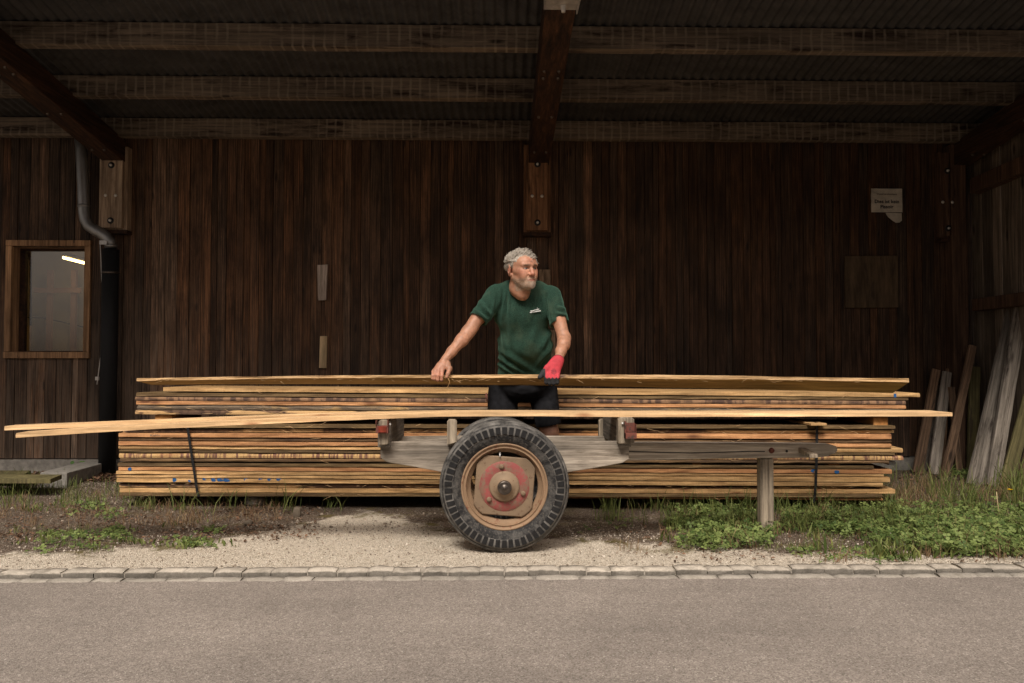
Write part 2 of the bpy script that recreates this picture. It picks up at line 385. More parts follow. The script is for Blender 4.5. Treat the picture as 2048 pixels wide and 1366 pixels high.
def mat_asphalt():
    n = NT('asphalt', .85, 0, .25)
    co = n.coord((1, 1, 1), rnd=False)
    vc = n.voro(co, 205, out=1); bw = n.n('ShaderNodeRGBToBW'); n.l(vc, bw.inputs[0])
    c = n.ramp(bw.outputs[0], [(.1, (.150, .128, .108)), (.45, (.248, .212, .184)), (.75, (.294, .254, .222)), (.86, (.33, .29, .255)), (.97, (.48, .435, .385))])
    vs = n.voro(co, 75, out=1); bs = n.n('ShaderNodeRGBToBW'); n.l(vs, bs.inputs[0])
    c = n.mix(.35, c, n.ramp(bs.outputs[0], [(.2, .72), (.6, 1.0), (.9, 1.3)]), 'MULTIPLY')
    b = n.noise(co, 1.1, 6, .7); c = n.mix(.9, c, n.ramp(b, [(.3, .80), (.7, 1.14)]), 'MULTIPLY')
    b = n.noise(n.coord((.25, 2.2, 1), rnd=False), 1.5, 6, .7); c = n.mix(.6, c, n.ramp(b, [(.35, .86), (.65, 1.10)]), 'MULTIPLY')
    st = n.noise(co, 5, 6, .8); c = n.mix(n.ramp(st, [(.60, 0), (.72, .5)]), c, (.40, .35, .30))
    n.col(c); n.bump(n.voro(co, 190), .6, .004); return n.m
M['asphalt'] = mat_asphalt()
def mat_granite(name, a, b):
    n = NT(name, .85, 0, .3); co = n.coord((1, 1, 1), rnd=False)
    v = n.noise(co, 130, 4, .7); w2 = n.noise(co, 14, 6, .7); w3 = n.noise(co, 3, 3, .6)
    c = n.ramp(v, [(.3, a), (.7, b)]); c = n.mix(n.ramp(w2, [(.48, 0), (.66, .7)]), c, (.20, .175, .14))
    c = n.mix(.6, c, n.ramp(w3, [(.3, .7), (.7, 1.2)]), 'MULTIPLY')
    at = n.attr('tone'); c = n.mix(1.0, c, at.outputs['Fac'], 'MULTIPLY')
    n.col(c); n.bump(w2, .7, .006); return n.m
M['granite'] = mat_granite('granite_setts', (.32, .28, .23), (.56, .50, .42))
M['gutter'] = mat_granite('gutter_setts', (.24, .215, .18), (.40, .36, .31))

props(MB().add([(-90, -90, -.09), (90, -90, -.09), (90, 90, -.09), (-90, 90, -.09)], [(0, 1, 2, 3)]).build('ground', plain('far_ground', (.12, .10, .07), .95, nz=.5, namt=.4)), kind='structure')
m = MB(); nx, ny = 60, 60
m.add([(-40, -20, -.0205), (40, -20, -.0205), (40, 3.812, -.0205), (-40, 3.812, -.0205)], [(0, 1, 2, 3)])
props(m.build('road', M['asphalt']), kind='structure')
# verge
m = MB(); x0, x1, y0, y1 = -6.2, 6.6, 3.945, 7.62; st = .028
NX = int((x1 - x0) / st); NY = int((y1 - y0) / st); vs = []; at = []
def soilmask(x, y):
    e = 4.50 + .18 * noise.noise(Vector((x * .9, 0, 5)))
    e += .95 * math.exp(-((x + .95) / .55) ** 2) + .25 * math.exp(-((x + .3) / .8) ** 2) - .22 * sst(-1.5, -3.0, x) - .22 * sst(1.1, 2.2, x)
    s = .85 * sst(e - .35, e + .35, y)
    return min(1, s + .35 * sst(.3, 1, abs(x + .9) / 3) * sst(4.0, 4.4, y) + .12)
for j in range(NY + 1):
    for i in range(NX + 1):
        x = x0 + (x1 - x0) * i / NX; y = y0 + (y1 - y0) * j / NY
        z = gz(x, y) + (random.random() - .5) * .004 - .004
        vs.append((x, y, z)); at.append(soilmask(x, y))
fs = [(j * (NX + 1) + i, j * (NX + 1) + i + 1, (j + 1) * (NX + 1) + i + 1, (j + 1) * (NX + 1) + i) for j in range(NY) for i in range(NX)]
m.add(vs, fs, True); m.at = at
props(m.build('verge', M['gravel'], attr=True), kind='structure')
# kerb: two rows of hewn setts
def sett_row(name, ya, yb, ztop, zbot, mat, L, gap):
    m = MB(); x = -5.6
    while x < 5.8:
        l = L * random.uniform(.8, 1.25)
        j = lambda a: random.uniform(-a, a)
        n = 5; skew = random.uniform(-.012, .010); m.tone = random.uniform(.86, 1.1)
        vs = []; rows = [(ya + .006, zbot - .05), (ya + .001, ztop - .007), (ya + .006, ztop - .001), ((ya + yb) / 2, ztop + .002), (yb - .006, ztop - .001), (yb, zbot - .05)]
        dz = j(.004)
        for ri, (yy, zz) in enumerate(rows):
            for k in range(n + 1):
                xx = x + gap / 2 + (l - gap) * k / n + skew * ri * .35
                rd = .003 if k in (0, n) else 0
                wob = .007 * noise.noise(Vector((xx * 22, ri * .7, 4)))
                vs.append((xx + j(.002), yy + j(.003) + wob + (.004 if k in (0, n) and ri < 3 else 0), zz + dz + j(.0025) - (rd if 0 < ri < 5 else 0)))
        fs = [(r * (n + 1) + k, r * (n + 1) + k + 1, (r + 1) * (n + 1) + k + 1, (r + 1) * (n + 1) + k) for r in range(5) for k in range(n)]
        fs += [tuple(r * (n + 1) for r in range(5, -1, -1)), tuple(r * (n + 1) + n for r in range(6))]
        base_t = m.tone; m.add(vs, fs, True)
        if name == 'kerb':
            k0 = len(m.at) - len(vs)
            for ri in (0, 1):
                for k in range(n + 1): m.at[k0 + ri * (n + 1) + k] = base_t * (.22 if ri == 0 else .36)  # shadow and dirt of the front face put into its tone
        x += l
    m.tone = .8; m.box(-5.8, 6.0, ya + .010, yb, zbot - .06, ztop - .006)
    return props(m.build(name, mat, attr=True), kind='structure')
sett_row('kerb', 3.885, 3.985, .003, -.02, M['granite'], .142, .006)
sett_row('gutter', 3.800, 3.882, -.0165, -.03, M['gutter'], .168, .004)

# ------------------------------------------------------------------ the shed (one building)
WY = 7.44
shed = empty('timber_shed', (0, WY, 0), 'dark timber shed with plank walls and an open corrugated lean-to roof', 'shed')
ZB = P(100, 917, WY).z           # foot of the planking
# window rectangle
wx0, wx1 = P(20, 600, WY).x, P(166, 600, WY).x
wz0, wz1 = P(90, 706, WY).z, P(90, 492, WY).z
m = MB(); x = -6.4; XR = P(1940, 600, WY).x
while x < XR + .3:
    wd = random.choice([.055, .07, .075, .085, .09, .1, .11])
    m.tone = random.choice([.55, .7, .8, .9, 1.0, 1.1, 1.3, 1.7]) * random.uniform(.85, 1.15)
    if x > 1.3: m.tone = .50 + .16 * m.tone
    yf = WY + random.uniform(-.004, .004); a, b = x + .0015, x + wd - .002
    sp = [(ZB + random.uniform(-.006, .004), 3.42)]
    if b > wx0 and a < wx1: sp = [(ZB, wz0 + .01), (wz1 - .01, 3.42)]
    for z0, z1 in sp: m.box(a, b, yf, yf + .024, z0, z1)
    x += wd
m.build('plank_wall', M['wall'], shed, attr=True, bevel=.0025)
m = MB(); B2 = WY + .03
for a, b, c, d in ((-6.4, wx0, ZB, 3.42), (wx1, XR + .3, ZB, 3.42), (wx0, wx1, ZB, wz0), (wx0, wx1, wz1, 3.42)): m.box(a, b, B2, B2 + .05, c, d)
m.build('wall_backing', M['black'], shed)
props(MB().box(-6.4, XR + .3, WY + .012, WY + .1, -.1, ZB - .006).build('plinth', M['concrete'], shed))
# purlins
def ztop(Y): return 3.23 + .134 * (7.2 - Y)
SL = .134
for Y, x_l in ((7.2, -6.3), (6.43, -6.3), (5.66, -6.3), (4.9, -6.3), (4.35, -6.3)):
    mp = MB(); pts = 40
    zt = ztop(Y) - .004
    a = Vector((x_l, Y + .045, zt - .082)); b = Vector((XR + .1, Y + .045, zt - .082))
    mp.beam(a, b, (0, 1, 0), (0, 0, 1), .09, .165, seg=50, jit=.0015)
    mp.build('purlin', M['purlin'], shed, bevel=.004)
# rafters
def rafter(pxc, w, yfront=4.45, bolts=True):
    Yb = 7.36; zb = 2.855
    xc = P(pxc, 320, 7.3).x
    h = .205
    p1 = Vector((xc, Yb, zb + h / 2)); p0 = Vector((xc, yfront, zb + SL * (Yb - yfront) + h / 2))
    r = MB().beam(p0, p1, (1, 0, 0), (0, 0, 1), w, h, seg=12, jit=.001).build('rafter', M['rafter'], shed, bevel=.006)
    if bolts:
        for yy in (5.62, 5.72, 6.35, 7.05):
            for sx in (-.055, .05):
                zz = zb + SL * (Yb - yy)
                MB().lathe([(-.012, .001), (-.012, .010), (0, .013)], (xc + sx, yy, zz), 8, ax='Z').build('bolt', M['steel'], r)
    return xc
xm = rafter(1078, .19)
xl = rafter(224, .19)
xr = rafter(1925, .16)
# steel clamp on the middle rafter's front
zc = 2.855 + SL * (7.36 - 4.80)
mc = MB().box(xm - .1, xm + .1, 4.62, 4.86, zc - .012, zc - .002).box(xm + .097, xm + .105, 4.62, 4.88, zc - .03, zc + .2).box(xm - .105, xm - .097, 4.62, 4.86, zc - .012, zc + .2)
cl = mc.build('steel_clamp', M['clampsteel'], shed)
MB().lathe([(-.05, .001), (-.05, .012), (-.035, .014), (-.012, .018)], (xm + .012, 4.81, zc), 10, ax='Z').build('bolt', M['bolt'], cl)
# brackets under the rafters at the wall
def console(pxa, pxb, pya, pyb, mat, Y=7.30, two=True):
    a = P(pxa, pya, Y); b = P(pxb, pyb, Y)
    k = MB().box(a.x, b.x, Y + .05, WY - .006, b.z, a.z).build('wall_bracket', mat, shed, bevel=.004)
    k2 = MB().box(a.x + .022, b.x - .028, Y, Y + .05, b.z + .012, a.z - .02).build('front_plate', mat, k, bevel=.004)
    MB().box(a.x - .004, b.x + .006, Y + .03, WY - .004, b.z - .035, b.z - .002).build('ledge', M['rafter'], k)
    cx = (a.x + b.x) / 2
    for py, kind in ((.24, 0), (.9, 0), (.60, 1), (.601, 2)):
        z = a.z + (b.z - a.z) * py
        if kind == 0:
            w_ = MB().lathe([(-.004, .0), (-.006, .026), (0, .03)], (cx, Y, z), 16).build('washer', M['black'], k)
            MB().lathe([(-.022, .0), (-.022, .010), (-.006, .013)], (cx, Y, z), 8).build('nut', M['bolt'], k)
        else:
            MB().lathe([(-.010, .0), (-.009, .010), (0, .015)], (cx + (-.048 if kind == 1 else .042), Y, z), 10).build('bolt_head', M['bolt'], k)
console(1048, 1102, 286, 463, M['consoleD'])
console(195, 249, 290, 458, M['console'])
console(1884, 1907, 300, 474, M['post'])
# roof sheet
m = MB(); wl = .0762; nseg = int(12.6 / (wl / 8)); vs = []
for i in range(nseg + 1):
    xx = -6.4 + i * wl / 8; dz = .012 * math.sin(2 * math.pi * xx / wl)
    for yy in (4.2, 7.58): vs.append((xx, yy, ztop(yy) + .010 + dz))
    for yy in (4.2, 7.58): vs.append((xx, yy, ztop(yy) + .014 + dz))
fs = []
for i in range(nseg):
    a = i * 4; fs += [(a, a + 1, a + 5, a + 4), (a + 2, a + 6, a + 7, a + 3), (a, a + 4, a + 6, a + 2)]
m.add(vs, fs, True); m.build('roof_sheet', M['roof'], shed)
# right corner post and side wall with open planks
XS = XR + .02
pa, pb = P(1906, 600, 7.30).x, P(1937, 600, 7.30).x
MB().box(pa, pb, 7.30, 7.425, 0.0, 3.06).build('post', M['post'], shed, bevel=.006)
m = MB(); y = 7.42
while y > 2.6:
    wd = random.uniform(.09, .2); g = random.choice([.004, .006, .012, .02])
    m.tone = random.choice([.5, .6, .8, 1.0, 1.5]) * random.uniform(.8, 1.2)
    m.box(XS + random.uniform(0, .012), XS + .03, y - wd + g, y, .02 + random.uniform(-.02, .03), ztop(y) - .02); y -= wd
m.build('side_plank_wall', M['sidewall'], shed, attr=True)
def rail(za, h, dzdy=0, nm='rail'):
    MB().beam((XS - .05, 7.28, za), (XS - .05, 3.0, za + dzdy * 4.28), (1, 0, 0), (0, 0, 1), .1, h, seg=6, jit=.002).build(nm, M['post'], shed, bevel=.005)
rail(1.555, .11); rail(2.66, .14, .03)
MB().box(XS - .13, XS - .005, 4.42, 4.56, 0, 3.3).build('post', M['rafter'], shed, bevel=.006)
# downpipe
YP = 7.30
pts = [P(160, 262, YP), P(163, 300, YP), P(167, 380, YP), P(168.5, 425, YP), P(171, 440, YP), P(178, 452, YP), P(190, 460, YP), P(203, 467, YP), P(213, 474, YP), P(220, 484, YP), P(222.5, 497, YP)]
dp = MB().tube(pts, .0505, 16).build('downpipe', M['galv'], shed)
for q in (P(168, 412, YP), P(222, 492, YP)): MB().tube([q + Vector((0, 0, .012)), q - Vector((0, 0, .012))], .054, 16).build('pipe_joint', M['galv'], dp)
q = P(221.5, 499, YP)
lp = MB().tube([q, Vector((q.x - .002, YP, .02))], .072, 20).build('lower_downpipe', M['blackpipe'], shed)
MB().tube([P(221.5, 546, YP) + Vector((0, 0, .01)), P(221.5, 546, YP) - Vector((0, 0, .01))], .077, 20).build('pipe_clip', M['steel'], lp)
# window
win = MB()
fo = .03; ox0, ox1 = P(9, 600, WY - .03).x, P(179, 600, WY - .03).x; oz1, oz0 = P(90, 480, WY - .03).z, P(90, 716.5, WY - .03).z
ix0, ix1 = P(21, 600, WY - .03).x, P(167, 600, WY - .03).x; iz1, iz0 = P(90, 493, WY - .03).z, P(90, 703.5, WY - .03).z
ya, yb = WY - .03, WY + .02
win.box(ox0, ix0, ya, yb, oz0 + .06, oz1 - .055); win.box(ix1, ox1, ya, yb, oz0 + .06, oz1 - .055)
win.box(ox0 - .004, ox1 + .004, ya - .004, yb, oz0, oz0 + .058); win.box(ox0, ox1, ya - .002, yb, oz1 - .053, oz1)
wo = win.build('window', M['frame'], shed, bevel=.004)
rv = MB(); D = .135
rv.box(ix0 - .03, ix0, yb, yb + D, iz0 - .02, iz1 + .02); rv.box(ix1, ix1 + .03, yb, yb + D, iz0 - .02, iz1 + .02)
rv.box(ix0, ix1, yb, yb + D, iz0 - .03, iz0); rv.box(ix0, ix1, yb, yb + D, iz1, iz1 + .03)
rv.build('reveal', M['frame'], wo)
sv = MB(); q0, q1 = ix0 + .001, ix1 - .001
sv.box(q0, q0 + .05, yb + D - .05, yb + D - .005, iz0 + .001, iz1 - .001); sv.box(q1 - .012, q1, yb + D - .05, yb + D - .005, iz0 + .001, iz1 - .001)
sv.box(q0 + .05, q1 - .012, yb + D - .05, yb + D - .005, iz1 - .02, iz1 - .001); sv.box(q0 + .05, q1 - .012, yb + D - .05, yb + D - .005, iz0 + .001, iz0 + .01)
sv.build('sash', M['rafter'], wo)
gl = NT('window_glass', .03)
tr = gl.n('ShaderNodeBsdfTransparent'); tr.inputs[0].default_value = (.86, .86, .84, 1); gs = gl.n('ShaderNodeBsdfGlossy'); gs.inputs['Roughness'].default_value = .03
mxs = gl.n('ShaderNodeMixShader'); fr = gl.n('ShaderNodeFresnel'); fr.inputs[0].default_value = 1.5
gl.l(gl.math('ADD', fr.outputs[0], .05), mxs.inputs[0]); gl.l(tr.outputs[0], mxs.inputs[1]); gl.l(gs.outputs[0], mxs.inputs[2])
gl.l(mxs.outputs[0], gl.t.nodes['Material Output'].inputs[0])
MB().box(q0 + .045, q1 - .01, yb + D - .03, yb + D - .024, iz0 + .005, iz1 - .015).build('pane', gl.m, wo)
# room behind the window
r0, r1 = yb + D, yb + D + 1.5
rm = MB(); X0, X1 = ix0 - 1.2, ix1 + .6; Z0, Z1 = .1, 2.45
rm.box(X0, X1, r1, r1 + .05, Z0, Z1); rm.box(X0 - .05, X0, r0, r1 + .05, Z0, Z1); rm.box(X1, X1 + .05, r0, r1 + .05, Z0, Z1)
rm.box(X0, X1, r0, r1, Z1, Z1 + .05); rm.box(X0, X1, r0, r1, Z0 - .05, Z0)
rm.box(X0, ix0 - .031, r0 - .02, r0, Z0, Z1); rm.box(ix1 + .031, X1, r0 - .02, r0, Z0, Z1); rm.box(ix0 - .031, ix1 + .031, r0 - .02, r0, iz1 + .031, Z1); rm.box(ix0 - .031, ix1 + .031, r0 - .02, r0, Z0, iz0 - .031)
rm.build('back_room', M['plaster'], shed)
# things seen in the room, plus a line for the mirrored roofline
Yr = r1 - .25
rk = MB()
for pa_ in (98, 146): rk.box(P(pa_ - 5, 600, Yr).x, P(pa_ + 5, 600, Yr).x, Yr, Yr + .04, .1, P(pa_, 540, Yr).z)
rk.box(P(70, 600, Yr).x, P(163, 600, Yr).x, Yr - .03, Yr - .002, P(100, 586, Yr).z, P(100, 576, Yr).z)
props(rk.build('rack', M['pinkwood']), 'faded pink wooden rack standing behind the window pane', 'rack')
Yk = r1 - .1
props(MB().tube([P(50, 497, Yk), P(57, 503, Yk), P(61, 520, Yk), P(62, 600, Yk), P(61, 690, Yk), P(61, 760, Yk)], .012, 8).build('conduit', M['black']), 'thin dark conduit bent at its top inside the window room', 'pipe')
props(MB().tube([P(40, 634, Yk + .04), P(85, 636, Yk + .04), P(120, 643, Yk + .04), P(170, 655, Yk + .04)], .006, 6).build('cable', M['black']), 'dark sagging line across the pale wall inside the window, standing for a mirrored roofline', 'cable')  # added line standing in for the roofline mirrored in the pane
props(MB().box(P(44, 660, Yr).x, P(74, 660, Yr).x, Yr - .12, Yr - .1, P(60, 730, Yr).z, P(60, 652, Yr).z).build('board_sheet', M['offyel']), 'pale sheet of board leaning low inside the window', 'board')
em = NT('lamp_tube_glow'); em.b.inputs['Emission Color'].default_value = (1, .66, .24, 1); em.b.inputs['Emission Strength'].default_value = 6
lt = empty('tube_lamp', P(146, 521, r0 + .7), 'lit yellow fluorescent tube lamp glowing inside the window', 'lamp')
a, b = P(128, 515, r0 + .9), P(172, 526, r0 + .45)
MB().tube([a, b], .017, 10).build('tube', em.m, lt)
MB().tube([a + Vector((0, 0, .03)), b + Vector((0, 0, .03))], .022, 6).build('housing', M['cable'], lt)

# house across the road: what the window pane mirrors
hs_ = empty('opposite_house', (0, -7.5, 0), 'pale plastered house across the road, mirrored faintly in the window pane', 'house')
MB().box(-9, 8, -13, -7.5, -.2, 4.6).build('wall', plain('house_plaster', (.42, .39, .35), .9, nz=2, namt=.15), hs_)
MB().prism([(-9.5, 4.6), (8.5, 4.6), (7.5, 6.6), (-8.5, 6.6)][::-1], -12.4, -7.1).build('roof', plain('house_roof', (.10, .055, .04), .9, nz=4, namt=.3), hs_)
for wx_ in (-7, -4.4, -1.8, 2.6, 5.2):
    wf_ = MB().box(wx_, wx_ + 1.1, -7.5, -7.46, 1.1, 2.6).build('window', plain('house_window_frame', (.5, .48, .45)), hs_)
    MB().box(wx_ + .08, wx_ + 1.02, -7.458, -7.45, 1.18, 2.52).build('pane', plain('house_dark_glass', (.02, .022, .025), .1, 0, .5), wf_)
# ------------------------------------------------------------------ things on the wall
def wallbox(name, poly, Y0, Y1, mat, label, cat, bevel=.002, group=None):
    pl = [(P(x, y, Y0).x, P(x, y, Y0).z) for x, y in poly]
    return props(MB().prism(pl[::-1], Y0, Y1).build(name, mat, bevel=bevel), label, cat, group)
wb = 'short wood pieces nailed to the wall'
wallbox('wood_offcut', [(634, 530), (655, 529), (652, 600), (636, 601)], 7.405, 7.434, M['offgrey'], 'grey tapering wood piece nailed on the dark wall, upper of the two left ones', 'wood offcut', group=wb)
wallbox('wood_offcut', [(640, 672), (654, 672), (652.5, 736), (638, 736)], 7.408, 7.434, M['offyel'], 'clean pale yellow wood piece nailed on the dark wall', 'wood offcut', group=wb)
wallbox('wood_offcut', [(1078, 539), (1101, 539), (1100, 604), (1079, 604)], 7.39, 7.434, M['offbark'], 'rough brown bark covered piece on the wall behind the shoulder of the man', 'wood offcut', group=wb)
wallbox('wood_offcut', [(1096, 660), (1111, 660), (1111, 722), (1097, 722)], 7.39, 7.434, M['offbark'], 'rough brown piece on the wall between the torso and gloved arm', 'wood offcut', group=wb)
pl_ = wallbox('plywood_panel', [(1690, 512), (1796, 511), (1797, 615), (1691, 616)], 7.412, 7.434, M['ply'], 'square dull brown plywood panel screwed to the dark wall under the paper notice', 'panel')
# notice
sg = empty('notice', P(1773, 401, 7.41), 'crumpled laminated white notice with black German text on the dark wall', 'sign')
def crumple(u, v):
    d = math.hypot(u - .05, 1 - v)
    return .006 * math.sin(d * 16 + 3 * math.atan2(1 - v, u - .05 + 1e-3)) * math.exp(-d * 2.2) + .002 * noise.noise(Vector((u * 5, v * 5, 1)))
vs = []; N = 24; c00 = P(1742.5, 424.5, 7.415); c11 = P(1804, 377.5, 7.415)
for k, off in enumerate((0, .0012)):
    for j in range(N + 1):
        for i in range(N + 1):
            u, v = i / N, j / N
            vs.append((c00.x + (c11.x - c00.x) * u, 7.413 + off - crumple(u, v), c00.z + (c11.z - c00.z) * v))
S_ = (N + 1) ** 2
fs = [(j * (N + 1) + i, j * (N + 1) + i + 1, (j + 1) * (N + 1) + i + 1, (j + 1) * (N + 1) + i) for j in range(N) for i in range(N)]
fs += [tuple(S_ + q for q in f[::-1]) for f in fs]
MB().add(vs, fs, True).build('sheet', M['paper'], sg)
# bare wood batten above the sheet
def text_mesh(s, size, mat, name, parent, loc, rot=(math.pi / 2, 0, 0), bold=0.0, ext=.0004, align='CENTER', shear=0, xs=1):
    cu = bpy.data.curves.new(name, 'FONT'); cu.body = s; cu.size = size; cu.align_x = align; cu.offset = bold; cu.extrude = ext; cu.shear = shear; cu.resolution_u = 3
    t = bpy.data.objects.new(name, cu); COL.objects.link(t)
    dg = bpy.context.evaluated_depsgraph_get(); me = bpy.data.meshes.new_from_object(t.evaluated_get(dg)); bpy.data.objects.remove(t)
    mt = Matrix.Rotation(rot[2], 4, 'Z') @ Matrix.Rotation(rot[0], 4, 'X') @ Matrix.Scale(xs, 4, (1, 0, 0))
    me.transform(mt); me.materials.clear(); me.materials.append(mat)
    o = bpy.data.objects.new(name, me); COL.objects.link(o)
    if parent is not None: o.parent = parent; o.location = Vector(loc) - wloc(parent)
    else: o.location = loc
    return o
text_mesh('Dies ist kein', .047, M['ink'], 'text_line', sg, P(1773.8, 406.2, 7.4105), bold=.0009)
text_mesh('Pissoir', .047, M['ink'], 'text_line', sg, P(1773.8, 416.6, 7.4105), bold=.0009)
text_mesh('Wasserverschmutzung', .021, M['inkf'], 'text_line', sg, P(1773.8, 389.6, 7.4085), bold=.0004)
tp = [(1771.5, 425.5), (1803, 426.5), (1803.5, 441), (1799, 445), (1792, 445.5), (1786, 442), (1776, 434), (1772, 428)]
plx = [(P(x, y, 7.425).x, P(x, y, 7.425).z) for x, y in tp]
props(MB().prism(plx[::-1], 7.422, 7.426).build('torn_paper', M['paper']), 'torn scrap of pale paper left on the wall below the notice', 'paper')
# cable hanging from the downpipe
cb = [P(x, y, 7.26) for x, y in ((200, 483), (201.5, 511), (203, 550), (204.6, 586), (207.5, 630), (208, 655), (206.5, 672), (204.6, 687), (201, 715), (198, 740), (195, 762), (194, 769))]
co_ = props(MB().tube(cb, .0042, 6).build('hanging_cable', M['cable']), 'thin white cable hanging from the metal downpipe down the dark wall', 'cable')
q = P(206, 485, 7.24); MB().box(q.x - .03, q.x + .035, 7.235, 7.25, q.z - .018, q.z + .018).build('clip', M['clampsteel'], co_)
q = P(194.5, 757, 7.25); MB().box(q.x - .014, q.x + .014, 7.24, 7.262, q.z - .016, q.z + .016).build('clip', M['cable'], co_)

# ------------------------------------------------------------------ boards
def board(name, label, pL, pR, YL, YR, mat, width, rough=.0028, group=None, cat='board', bow=0., wave=.0016, twist=(0, 0), raw=0., splint=0, mat2=None, seg=90, curve=None, topmat=None):
    """pL=(x,ytop,ybottom) in the photograph at depth YL, pR the same; the front face runs between them"""
    A1, A0 = P(pL[0], pL[1], YL), P(pL[0], pL[2], YL); B1, B0 = P(pR[0], pR[1], YR), P(pR[0], pR[2], YR)
    o0 = (A0 + B0) / 2; d = (B0 - A0); ln = d.length; dxy = Vector((d.x, d.y, 0)).normalized(); back = Vector((-dxy.y, dxy.x, 0))
    sd = random.random() * 100
    vs = []; fs = []; m = MB()
    for i in range(seg + 1):
        t = i / seg; lo = A0.lerp(B0, t); hi = A1.lerp(B1, t)
        if curve:
            dz = curve(t); lo = lo + Vector((0, 0, dz)); hi = hi + Vector((0, 0, dz))
        bz = bow * (1 - (2 * t - 1) ** 2); lo.z += bz; hi.z += bz
        tw = twist[0] + (twist[1] - twist[0]) * t
        def nn(k, a): return a * noise.noise(Vector((t * 40, k * 7.3, sd))) + wave * noise.noise(Vector((t * 6, k * 3.1, sd)))
        e = (raw * .008 * (1 + noise.noise(Vector((t * 30, 1, sd)))))
        ch = -abs(noise.noise(Vector((t * 23, 8, sd)))) * raw * .005
        fT = hi + back * (nn(1, rough) + e) + Vector((0, 0, nn(2, rough * .5) - .0010 + ch))
        fM = (lo + hi) / 2 + back * nn(6, rough * 1.5)
        fB = lo + back * (nn(3, rough) + e * .3) + Vector((0, 0, nn(4, rough * .5) + .0022 + abs(noise.noise(Vector((t * 17, 3, sd)))) * .003))
        bT = hi + back * width + Vector((0, 0, -tw * width)); bB = lo + back * width + Vector((0, 0, -tw * width))
        if i in (0, seg):
            s = (1 if i == 0 else -1)
            sh = dxy * s * random.uniform(0, .004); fT += sh; fB += sh * .3
        vs += [fB, fM, fT, bT, bB]
    for i in range(seg):
        for k in range(5): fs.append((i * 5 + k, i * 5 + 5 + k, i * 5 + 5 + (k + 1) % 5, i * 5 + (k + 1) % 5))
    fs += [(0, 1, 2, 3, 4), tuple(seg * 5 + k for k in (4, 3, 2, 1, 0))]
    m.add(vs, fs); nf_ = len(fs)
    for _ in range(splint * 2):
        t = random.uniform(.03, .97); c = A0.lerp(B0, t).lerp(A1.lerp(B1, t), random.random()) - back * .003
        an = random.uniform(-.5, .5); l = random.uniform(.02, .075) * (.6 if topmat else 1); sg_ = random.choice((-1, 1))
        m.tube([c, c + dxy * sg_ * l * .5 + Vector((0, -.012, l * .5 * math.sin(an))), c + dxy * sg_ * l * math.cos(an) + Vector((0, -.018, l * math.sin(an) * 1.2))], [.0014, .0010, .0004], 4)
    ob = m.build(name, mat, origin=o0)
    if splint:
        ob.data.materials.append(M['pale'] if not topmat else mat)
        for i_ in range(nf_, len(ob.data.polygons)): ob.data.polygons[i_].material_index = 1
    if topmat:
        ob.data.materials.append(topmat); ti = len(ob.data.materials) - 1
        for i in range(seg):
            for k in (2, 3, 4): ob.data.polygons[i * 5 + k].material_index = ti
        ob.data.polygons[seg * 5].material_index = ti; ob.data.polygons[seg * 5 + 1].material_index = ti
    props(ob, label, cat, group)
    return ob
def Yf(px): return 5.90 - (px - 240) / 1550 * .35
GU = 'boards of the upper stack'; GL = 'boards of the lower stack'
SU = [ # label, xl, ytop, ybot, xr, ytop, ybot, mat, opts
 ('light board on the very top of the upper stack, blue tick near its right end', 326, 774.5, 783, 1840, 786, 795, 'yel', dict(splint=3)),
 ('dark olive board second from the top of the upper stack', 272, 785, 792.6, 1817, 795.5, 801, 'olive', dict(splint=3)),
 ('bark edged board third in the upper stack with brown chipped stripes', 270, 793.2, 801, 1812, 801.5, 809.6, 'stripe2', dict(raw=.6)),
 ('salmon pink board fourth in the upper stack between bark edges', 272, 801.6, 809.3, 1812, 810.2, 818, 'pink', {}),
 ('grey bark board fifth in the upper stack with yellow scars and splinters', 274, 809.8, 819.4, 1811, 818.4, 824.5, 'bark', dict(raw=1, splint=14)),
 ('lowest board of the upper stack, pale at the left and dark barked after', 270, 820, 829, 1808, 825, 834, 'mixb', dict(splint=10, raw=.5)),
]
for k, (lb, xa, a0, a1, xb, b0, b1, mt, op) in enumerate(SU):
    ob = board('stacked_board', lb, (xa, a0, a1), (xb, b0, b1), Yf(xa), Yf(xb), M[mt], .62 + .05 * ((k * 7) % 3), group=GU, **op)
    if k == 0:
        q = P(1790, 791, Yf(1790)); e = MB().box(q.x - .009, q.x + .009, q.y - .002, q.y - .0005, q.z - .013, q.z + .013).build('paint_mark', M['blue'], ob)
    if k == 5:   # pale sawn end length
        pass
